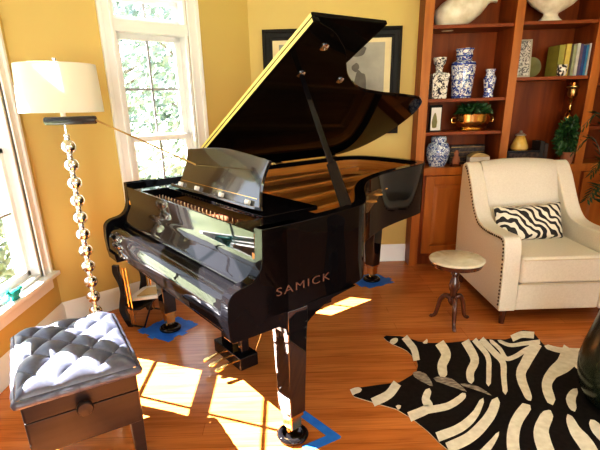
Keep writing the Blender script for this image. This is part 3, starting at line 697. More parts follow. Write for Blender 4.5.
# inner back with rounded top, seat cushion and front rail
ib = MB(); rows = []
for j in range(15):
    v = j / 14; z = .40 + (.990 - .40) * v; yb = ay(3.27) + .215 * v + (.04 * max(0, (v - .88) / .12) ** 2)
    row = []
    for i in range(19):
        u = i / 18 * 2 - 1; bul = .032 * (1 - u ** 4) * (1 - (2 * v - 1) ** 6)
        row.append((u * (W2 - AW + .004), yb - bul, z + (.020 * (1 - u * u) if j > 12 else 0)))
    rows.append(row)
rows.append([(x, ay(3.555), .992 + .020 * (1 - (x / .285) ** 2)) for x, _, _ in rows[-1]])
rows.append([(x, ay(3.59), .972) for x, _, _ in rows[-1]])
rows.append([(x, ay(3.60), .60) for x, _, _ in rows[-1]]); rows.append([(x, ay(3.57), .11) for x, _, _ in rows[-1]])
ib.grid(rows); ib.build('backrest', 'cream', ac, ang=80)
cu_ = MB().prism(rrect(-W2 + AW + .003, W2 - AW - .003, ay(2.735), ay(3.33), .03), .292, .478)
cs = cu_.build('seat_cushion', 'cream', ac, bevel=.035, seg=5, ang=50)
pp = MB()
for z in (.297, .462):
    pp.tube([(-W2 + AW + .012, ay(2.7335), z), (W2 - AW - .012, ay(2.7335), z)], .0042, 8)
pp.build('piping', 'cream_pipe', cs)
MB().box(-W2 + AW, W2 - AW, ay(2.745), ay(3.50), .105, .288).build('front_rail', 'cream', ac, bevel=.012, seg=3)
for x in (-W2 + .05, W2 - .05):
    for y in (ay(2.775), ay(3.53)):
        b = MB(); b.lathe([(.017, 0), (.026, .112)], (x, y, 0), 4 * 5); b.build('leg', 'dark_wood', ac)
# zebra pillow leaning on the back
pw_, ph_ = .250, .125; Np = 24; G1 = []; G2 = []
for j in range(Np + 1):
    r1 = []; r2 = []
    for i in range(Np + 1):
        u = i / Np * 2 - 1; v = j / Np * 2 - 1
        th = .062 * ((1 - u ** 4) * (1 - v ** 4)) ** .55
        x = u * pw_ * (1 - .06 * (1 - abs(v)) ** 1 * 0 - .035 * (1 - v * v) * abs(u)); z = v * ph_ * (1 - .10 * (1 - u * u) * abs(v) * 0 + .06 * u * u * abs(v))
        r1.append((x, -th, z)); r2.append((x, th, z))
    G1.append(r1); G2.append(r2)
pb = MB().grid(G1).grid([r[::-1] for r in G2])
pil = pb.build('throw_pillow', 'zebra', None, ang=80)
pil.location = (1.762, 3.19, .590); pil.rotation_euler = (radians(-21), radians(-2), radians(3))
tag(pil, 'rectangular black and white zebra pillow on the cream armchair', 'pillow')

# ------------------------------------------------------------------ marble-topped pedestal table
tb = thing('side_table', 'small round pedestal table with a cream marble top beside the armchair', 'side table', (1.112, 2.805, 0))
MB().lathe([(1e-6, .452), (.165, .452), (.175, .456), (.177, .463), (.173, .470), (.165, .473), (1e-6, .473)], seg=48).build('marble_top', 'marble', tb)
MB().lathe([(1e-6, .42), (.150, .42), (.160, .424), (.162, .434), (.168, .442), (.170, .4515), (1e-6, .4515)], seg=48).build('apron_ring', 'dark_wood', tb)
MB().lathe([(1e-6, .13), (.012, .13), (.024, .145), (.034, .165), (.030, .185), (.020, .20), (.024, .21), (.022, .225), (.032, .25), (.036, .275), (.030, .305), (.020, .33), (.018, .345), (.028, .355), (.026, .37), (.020, .39), (.040, .41), (.055, .42), (1e-6, .42)], seg=24).build('turned_stem', 'dark_wood', tb)
for a in (-100, 20, 140):
    lg = MB(); pa = catmull([(.020, 0, .185), (.055, 0, .190), (.085, 0, .150), (.098, 0, .090), (.112, 0, .035), (.138, 0, .013), (.150, 0, .016)], 4)
    n_ = len(pa); lg.tube(pa, [.019 - .009 * i / (n_ - 1) for i in range(n_)], 10); lg.ball((.138, 0, .012), .0118, 10, 8)
    lg.xf(Matrix.Rotation(radians(a), 4, 'Z')); lg.build('leg', 'dark_wood', tb, ang=70)

# ------------------------------------------------------------------ built-in bookcase
YB = 3.97; YR = 4.295
bc = thing('bookcase', 'tall built-in cherry wood bookcase with panelled doors below', 'bookcase', (0, 0, 0))
xs = [(1.125, 1.197), (1.842, 1.908), (2.505, 2.575), (3.18, 3.25)]
ztop = 2.70
for i, (a, b) in enumerate(xs):
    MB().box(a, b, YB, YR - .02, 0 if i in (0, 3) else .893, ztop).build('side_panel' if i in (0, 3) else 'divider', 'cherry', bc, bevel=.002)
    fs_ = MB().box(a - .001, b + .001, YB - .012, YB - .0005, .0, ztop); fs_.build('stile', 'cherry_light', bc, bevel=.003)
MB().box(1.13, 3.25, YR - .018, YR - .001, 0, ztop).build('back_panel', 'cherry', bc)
MB().box(1.125, 3.25, YB - .012, YR, 2.60, ztop + .03).build('cornice', 'cherry_light', bc, bevel=.004)
SH = [[2.005, 1.456, 1.190], [2.013, 1.604], [2.0, 1.55, 1.2]]
for i in range(3):
    a, b = xs[i][1], xs[i + 1][0]
    for z in SH[i]:
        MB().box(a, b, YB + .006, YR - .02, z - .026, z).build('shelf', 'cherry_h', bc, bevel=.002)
MB().box(1.127, 3.248, YB - .0005, YR - .02, .865, .893).box(1.127, 3.248, YB - .016, YB - .001, .83, .893).build('counter_rail', 'cherry_light', bc, bevel=.003)
MB().box(1.20, 3.18, YB + .03, YB + .05, .0, .09).build('toe_kick', 'cherry', bc)
MB().box(1.20, 3.18, YB + .004, YR - .03, .085, .86).build('cabinet_box', 'cherry', bc)
for i in range(3):
    a, b = xs[i][1], xs[i + 1][0]; mid = (a + b) / 2
    for d0, d1 in ((a + .03, b - .03),):
        f = MB(); yz0, yz1 = YB - .016, YB + .004; z0, z1 = .115, .822; s = .075
        f.box(d0, d0 + s, yz0, yz1, z0, z1); f.box(d1 - s, d1, yz0, yz1, z0, z1); f.box(d0 + s, d1 - s, yz0, yz1, z0, z0 + s); f.box(d0 + s, d1 - s, yz0, yz1, z1 - s, z1)
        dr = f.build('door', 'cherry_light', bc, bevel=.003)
        p = MB(); q = [(d0 + s, z0 + s), (d1 - s, z0 + s), (d1 - s, z1 - s), (d0 + s, z1 - s)]; k = .035
        vo = [(x, YB + .002, z) for x, z in q]; vi = [(q[0][0] + k, YB - .010, q[0][1] + k), (q[1][0] - k, YB - .010, q[1][1] + k), (q[2][0] - k, YB - .010, q[2][1] - k), (q[3][0] + k, YB - .010, q[3][1] - k)]
        p.add(vo + vi, [(0, 1, 5, 4), (1, 2, 6, 5), (2, 3, 7, 6), (3, 0, 4, 7), (4, 5, 6, 7)]); p.build('door_panel', 'cherry_light', dr, smooth=False)
        MB().lathe([(.006, 0), (.006, .012), (.013, .018), (.012, .026), (1e-6, .029)], seg=16).xf(Matrix.Translation((d1 - .035, YB - .016, .70)) @ Matrix.Rotation(pi / 2, 4, 'X')).build('knob', 'antique_brass', dr)

def put(o, x, y, z, rz=0): o.location = (x, y, z); o.rotation_euler = (0, 0, rz); return o
YS = 4.09
# top shelf, left bay: big white urn lying on its side
def lying(prof, name, matn, label, cat, loc, rot):
    o = MB().lathe(prof, seg=40).build(name, matn, None, ang=60); o.location = loc; o.rotation_euler = rot; return tag(o, label, cat)
lying([(1e-6, -.235), (.05, -.232), (.088, -.20), (.112, -.14), (.122, -.06), (.118, .02), (.098, .10), (.070, .155), (.055, .18), (.052, .20), (.062, .225), (.075, .24), (.066, .236), (.045, .20), (1e-6, .17)],
      'pottery_urn', 'white_ceramic', 'large white pottery urn lying on its side on the top shelf', 'urn', (1.475, YS + .01, 2.133), (0, radians(66), radians(-6)))
# top shelf, right bay: footed bowl
bw = MB().lathe([(1e-6, 0), (.095, 0), (.098, .012), (.075, .028), (.058, .05), (.060, .066), (.10, .085), (.165, .125), (.215, .175), (.235, .215), (.245, .232), (.232, .222), (.20, .175), (.12, .11), (1e-6, .085)], seg=48, sy=.52).build('footed_bowl', 'white_ceramic', None, ang=60)
put(bw, 2.178, YS + .0, 2.0135); tag(bw, 'white footed bowl on the top shelf at the right', 'bowl')
# second shelf: three vases
t = thing('porcelain_vase', 'square black and white vase with a narrow neck, leftmost on its shelf', 'vase', (1.305, YS - .02, 1.4565), 0, 'vases on the middle shelf')
b = MB(); sq = [(.058, 0), (.060, .01), (.062, .10), (.072, .185), (.062, .200), (.030, .207)]
vs = []; 
for r, z in sq: vs += [(-r, -r, z), (r, -r, z), (r, r, z), (-r, r, z)]
fs = [(3, 2, 1, 0)] + [(i * 4 + k, i * 4 + (k + 1) % 4, i * 4 + 4 + (k + 1) % 4, i * 4 + 4 + k) for i in range(len(sq) - 1) for k in range(4)] + [tuple(len(vs) - 4 + k for k in range(4))]
b.add(vs, fs); b.build('body', 'china_black', t, ang=30, bevel=.004)
MB().lathe([(.028, .205), (.026, .225), (.034, .245), (.030, .255), (.046, .27), (.055, .305), (.056, .318), (.048, .322), (.040, .30), (1e-6, .28)], seg=24).build('neck', 'china_black', t)
t = thing('porcelain_vase', 'large blue and white vase with a banded neck, tallest on its shelf', 'vase', (1.513, YS, 1.4565), 0, 'vases on the middle shelf')
MB().lathe([(1e-6, 0), (.076, 0), (.080, .008), (.086, .08), (.096, .20), (.1, .262), (.094, .280), (.068, .294)], seg=40).build('body', 'china', t)
MB().lathe([(.068, .294), (.062, .300), (.060, .312), (.066, .318), (.066, .36), (.074, .372), (.074, .382), (.064, .384), (.052, .37), (1e-6, .34)], seg=40).build('neck', 'china', t)
bd_ = MB()
for r0, z0_, r1, z1_ in ((.0815, .006, .0823, .018), (.1003, .258, .0975, .272), (.0655, .320, .0672, .332), (.0745, .372, .0745, .380)):
    bd_.lathe([(r0 + .0008, z0_), (r1 + .0008, z1_)], seg=40)
bd_.build('band', 'china_blue', t, fix=False)
t = MB().lathe([(1e-6, 0), (.040, 0), (.042, .008), (.036, .03), (.042, .08), (.052, .135), (.050, .155), (.036, .175), (.034, .195), (.044, .218), (.042, .222), (.030, .20), (1e-6, .19)], seg=32).build('porcelain_vase', 'china', None)
put(t, 1.745, YS, 1.4565); tag(t, 'small slender blue and white vase, rightmost on its shelf', 'vase', 'vases on the middle shelf')
# third shelf: small framed picture and brass planter
t = thing('small_frame', 'small upright white picture in a black frame beside the brass planter', 'picture frame', (1.292, YS - .06, 1.1925), radians(12))
MB().box(-.055, .055, -.008, .012, 0, .215).build('frame', 'frame_black', t, bevel=.003)
MB().box(-.046, .046, -.0095, -.0075, .010, .195).build('picture', 'paper', t, smooth=False)
MB().lathe([(1e-6, 0), (.02, .004), (.026, .05), (.018, .09), (.006, .12), (1e-6, .125)], seg=12, sy=.12).xf(Matrix.Translation((-.012, -.0096, .03))).build('motif', 'olive', t)
pt_ = thing('brass_planter', 'oval brass planter filled with dark green foliage', 'planter', (1.628, YS - .01, 1.1905))
MB().lathe([(1e-6, .0), (.11, .0), (.115, .01), (.10, .022), (.135, .045), (.152, .085), (.150, .125), (.156, .138), (.148, .140), (.14, .12), (1e-6, .11)], seg=48, sy=.62).build('pot', 'brass', pt_)
for s in (-1, 1):
    MB().tube([(s * .150, 0, .11), (s * .178, 0, .105), (s * .178, 0, .07), (s * .148, 0, .065)], .006, 8).build('handle', 'brass', pt_)
r = random.Random(31)
def leafball(c, R, n, size, r):
    b = MB()
    for _ in range(n):
        a = Vector((r.gauss(0, 1), r.gauss(0, 1), r.gauss(0, 1))).normalized(); k = r.uniform(.55, 1)
        p = Vector((c[0] + a.x * R[0] * k, c[1] + a.y * R[1] * k, c[2] + a.z * R[2] * k)); d = (a + Vector((r.uniform(-.7, .7), r.uniform(-.7, .7), r.uniform(-.9, .3)))).normalized(); e = d.cross(Vector((r.uniform(-1, 1), r.uniform(-1, 1), r.uniform(-1, 1)))).normalized(); nn = d.cross(e); s = size * r.uniform(.7, 1.3)
        b.add([p - d * s, p + e * s * .45 + nn * s * .1, p + d * s, p - e * s * .45 + nn * s * .1], [(0, 1, 2), (0, 2, 3)])
    return b
leafball((0, 0, .155), (.165, .09, .075), 420, .024, r).build('foliage', 'leaf', pt_, smooth=False, fix=False)
# counter: ginger jar, small bottle, lattice box, white box with a lid ornament
t = thing('ginger_jar', 'round blue and white ginger jar on the counter at the left', 'jar', (1.352, YS - .01, .8935))
MB().lathe([(1e-6, 0), (.066, 0), (.070, .008), (.088, .05), (.100, .10), (.100, .15), (.086, .19), (.060, .208)], seg=40).build('body', 'china_fine', t)
MB().lathe([(.061, .206), (.066, .212), (.066, .242), (.056, .256), (.02, .262), (1e-6, .263)], seg=40).build('lid', 'china_fine', t)
t = thing('figurine', 'small brown figurine beside the ginger jar', 'figurine', (1.500, YS - .06, .8935))
MB().lathe([(1e-6, 0), (.045, 0), (.048, .012), (.034, .018), (1e-6, .018)], seg=20, sy=.7).build('base', 'dark_wood', t)
MB().lathe([(1e-6, .018), (.030, .02), (.036, .045), (.026, .08), (.016, .095), (.020, .11), (.021, .122), (.012, .136), (1e-6, .14)], seg=20, sy=.8).build('body', 'terracotta', t)
t = thing('lattice_box', 'dark lattice box at the back of the counter', 'box', (1.645, YS + .10, .8935))
MB().box(-.155, .155, -.03, .03, 0, .165).build('body', 'brown_box', t, bevel=.003)
lt = MB()
for k in range(9): lt.bar((-.15 + k * .0375, -.0325, .015), (-.15 + k * .0375, -.0325, .155), .006, .004)
for k in range(4): lt.bar((-.15, -.0335, .02 + k * .043), (.15, -.0335, .02 + k * .043), .004, .005)
lt.build('lattice', 'antique_brass', t)
t = thing('keepsake_box', 'cream box with a curved lid in front of the dark lattice box', 'box', (1.705, YS - .03, .8935), radians(-4))
MB().box(-.085, .085, -.05, .05, 0, .075).build('body', 'paper', t, bevel=.004)
MB().prism([(q[0], q[1]) for q in catmull([(-.088, .075, 0), (-.05, .100, 0), (.0, .108, 0), (.05, .098, 0), (.088, .077, 0)], 4)], -.052, .052, 'y').build('lid', 'tan', t, ang=60)
# right bay, middle shelf: floral print, olive plate, mottled cup, books
t = thing('framed_print', 'white floral print in a silver frame leaning at the left end of the book shelf', 'picture frame', (2.017, YS + .06, 1.607), radians(-6))
ti = Matrix.Rotation(radians(-8), 4, 'X')
MB().box(-.085, .085, -.01, .01, 0, .30).xf(ti).build('frame', 'silver_frame', t, bevel=.003)
MB().box(-.070, .070, -.0115, -.0095, .015, .285).xf(ti).build('print', 'print_white', t, smooth=False)
t = MB().lathe([(1e-6, 0), (.05, .002), (.088, .010), (.094, .016), (.086, .014), (.045, .008), (1e-6, .006)], seg=40).build('plate', 'olive', None)
t.location = (2.156, 4.243, 1.690); t.scale = (.86, .86, .86); t.rotation_euler = (radians(82), 0, 0); tag(t, 'round olive plate standing on edge left of the olive green book', 'plate')
t = MB().lathe([(1e-6, 0), (.026, 0), (.034, .012), (.038, .04), (.036, .072), (.033, .084), (.029, .08), (1e-6, .06)], seg=28).build('cup', 'ball', None)
put(t, 2.268, YS - .132 + .004, 1.6045); tag(t, 'small black and white mottled cup in front of the books', 'cup')
books = [(2.268, .050, .235, (.30, .28, .05), 'olive green book, leftmost on its shelf', .0), (2.318, .042, .240, (.62, .47, .10), 'mustard yellow book beside the olive green one', 0), (2.347, .014, .238, (.10, .07, .04), 'thin dark brown book between yellow and sage spines', 0), (2.370, .026, .232, (.30, .32, .20), 'sage green book right of the thin brown one', 0), (2.399, .028, .242, (.52, .52, .50), 'pale grey book in the middle of the shelved books', 0), (2.426, .022, .236, (.10, .07, .16), 'dark purple book between grey and blue spines', 0), (2.450, .024, .226, (.02, .06, .22), 'navy blue book right of the purple one', 0), (2.473, .018, .228, (.04, .22, .42), 'bright blue book second from the right end', 0), (2.4925, .016, .240, (.55, .55, .52), 'white spined book at the right end of its shelf', 0)]
for i, (x, w_, h_, c, lab, a) in enumerate(books):
    cm = noisy('book_cloth', [(.3, tuple(q * .8 for q in c)), (.7, c)], nscale=22, rough=.5)
    t = thing('book', lab, 'book', (x, YS - .005, 1.6045), 0, 'books on the right hand shelf')
    hw_ = w_ / 2 - .0008; cv = MB()
    cv.box(-hw_, -hw_ + .002, -.085, .085, 0, h_); cv.box(hw_ - .002, hw_, -.085, .085, 0, h_); cv.box(-hw_, hw_, -.087, -.083, 0, h_)
    cv.build('cover', cm, t, bevel=.0008)
    MB().box(-hw_ + .0021, hw_ - .0021, -.0828, .081, .003, h_ - .004).build('pages', 'paper', t, smooth=False)
# right bay, counter: amber jar on a dark box, dark books, brass candlestick, ivy pot
t = thing('storage_box', 'dark flat box under the amber glass jar', 'box', (2.075, YS + .02, .8935))
MB().box(-.13, .15, -.08, .08, 0, .10).build('body', 'brown_box', t, bevel=.003); MB().box(-.134, .154, -.084, .084, .1005, .118).build('lid', 'black_satin', t, bevel=.003)
t = thing('glass_jar', 'amber glass jar standing on the dark flat box', 'jar', (2.065, YS - .01, 1.012))
MB().lathe([(1e-6, 0), (.062, 0), (.074, .012), (.070, .04), (.048, .09), (.036, .115), (.042, .122)], seg=32).build('body', 'amber', t)
MB().lathe([(.043, .122), (.044, .13), (.026, .142), (.010, .150), (.014, .160), (1e-6, .168)], seg=24).build('lid', 'silver_frame', t)
for k, (x, h_, c, lab) in enumerate(((2.252, .19, (.03, .025, .02), 'short black book beside the dark flat box'), (2.290, .17, (.05, .03, .02), 'short dark brown book nearest the ivy pot'))):
    t = thing('book', lab, 'book', (x, YS + .03, .8935), 0, 'books on the counter'); cm = plain('dark_cloth_' + 'ab'[k], c)
    cv = MB(); cv.box(-.017, -.015, -.07, .07, 0, h_); cv.box(.015, .017, -.07, .07, 0, h_); cv.box(-.017, .017, -.072, -.068, 0, h_); cv.build('cover', cm, t); MB().box(-.0148, .0148, -.0678, .066, .003, h_ - .004).build('pages', 'paper', t, smooth=False)
t = thing('candlestick', 'tall turned brass candlestick rising out of the ivy', 'candlestick', (2.475, YS + .02, .8935))
MB().lathe([(1e-6, 0), (.065, 0), (.068, .012), (.045, .03), (.020, .05), (.016, .12), (.030, .15), (.016, .19), (.014, .30), (.034, .34), (.038, .37), (.030, .40), (.014, .415), (.024, .44), (.014, .455), (.012, .49), (.022, .51), (.030, .525), (.012, .54), (1e-6, .545)], seg=28).build('stem', 'brass', t)
MB().lathe([(.012, .54), (.03, .550), (.040, .58), (.034, .61), (.052, .625), (.052, .632), (.030, .64), (1e-6, .64)], seg=28).build('cup', 'antique_brass', t)
MB().lathe([(1e-6, .6405), (.028, .641), (.032, .66), (.018, .685), (.010, .70), (1e-6, .705)], seg=20).build('finial', 'brass', t)
iv = thing('ivy_plant', 'trailing green ivy in a small pot at the foot of the candlestick', 'plant', (2.455, YS - .09, .8935))
MB().lathe([(1e-6, 0), (.042, 0), (.055, .085), (.060, .087), (.060, .10), (.052, .10), (1e-6, .09)], seg=24).build('pot', 'terracotta', iv)
r = random.Random(8); lb2 = leafball((-.01, .0, .225), (.130, .05, .17), 800, .024, r); lb2.build('foliage', 'leaf', iv, smooth=False, fix=False)
ivs = MB()
for k in range(6):
    a = k * 1.05; ivs.tube([(0, 0, .09), (cos(a) * .03, sin(a) * .015, .20), (cos(a) * .07, sin(a) * .03, .30)], .003, 5)
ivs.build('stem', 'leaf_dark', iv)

# ------------------------------------------------------------------ framed picture behind the piano
fp = thing('framed_picture', 'wide black framed grey picture with a cream mat on the wall behind the piano lid', 'picture', (.418, YK, 0))
x0, x1, z0, z1 = -.572, .572, 1.185, 2.025; fw_ = .082; f = MB()
def miter(b, d0, d1, ya, yb):
    o = [(x0 + d0, z0 + d0), (x1 - d0, z0 + d0), (x1 - d0, z1 - d0), (x0 + d0, z1 - d0)]; i = [(x0 + d1, z0 + d1), (x1 - d1, z0 + d1), (x1 - d1, z1 - d1), (x0 + d1, z1 - d1)]
    vs = [(x, ya, z) for x, z in o] + [(x, yb, z) for x, z in i]
    b.add(vs, [(k, (k + 1) % 4, 4 + (k + 1) % 4, 4 + k) for k in range(4)])
pr_ = [(0, -.002), (0, -.026), (.006, -.032), (.020, -.034), (.030, -.028), (.060, -.020), (.066, -.024), (.078, -.022), (fw_, -.012)]
for a, b_ in zip(pr_, pr_[1:]): miter(f, a[0], b_[0], a[1], b_[1])
f.build('frame', 'frame_black', fp, ang=25)
MB().box(x0 + .07, x1 - .07, -.012, -.008, z0 + .07, z1 - .07).build('mat_board', 'mat_board', fp, smooth=False)
a0, a1, c0_, c1 = x0 + .135, x1 - .135, z0 + .115, z1 - .115
pr2 = MB().box(a0, a1, -.0135, -.0125, c0_, c1).build('print', 'art', fp, smooth=False)
def blob(cx, cz, rx, rz_, seed, y=-.0142):
    r = random.Random(seed); pts = [(cx + cos(a) * rx * r.uniform(.75, 1.15), cz + sin(a) * rz_ * r.uniform(.75, 1.15), 0) for a in [2 * pi * k / 9 for k in range(9)]]
    return [(p[0], y, p[1]) for p in catmull(pts, 4, True)]
for poly in (blob(.18, c1 - .06, .12, .045, 1), blob(a1 - .20, c0_ + .28, .060, .13, 3), blob(a1 - .24, c0_ + .42, .03, .035, 5), blob(-.25, c0_ + .30, .10, .16, 7), blob(-.05, c0_ + .10, .30, .06, 9)):
    b = MB(); b.add(poly, [tuple(range(len(poly)))]); b.build('ink_shape', 'art_dark', pr2, smooth=False, fix=False)

# ------------------------------------------------------------------ zebra hide rug
RUG_OUT=[(0.609,2.613),(0.631,2.637),(0.664,2.631),(0.713,2.624),(0.759,2.604),(0.814,2.548),(0.886,2.524),(1.003,2.521),(1.148,2.54),(1.253,2.554),(1.179,2.548),(1.265,2.552),(1.365,2.537),(1.418,2.56),(1.468,2.619),(1.541,2.656),(1.589,2.629),(1.578,2.55),(1.57,2.466),(1.596,2.42),(1.637,2.402),(1.764,2.394),(1.833,2.367),(2.007,2.246),(1.735,1.753),(1.312,1.311),(1.014,1.322),(0.781,1.403),(0.699,1.562),(0.678,1.6),(0.657,1.64),(0.626,1.723),(0.578,1.813),(0.519,1.887),(0.435,1.933),(0.326,1.998),(0.319,2.031),(0.334,2.058),(0.362,2.073),(0.467,2.093),(0.589,2.11),(0.674,2.175),(0.714,2.216),(0.737,2.273),(0.744,2.323),(0.736,2.369),(0.716,2.439),(0.695,2.47),(0.649,2.522),(0.621,2.572)]
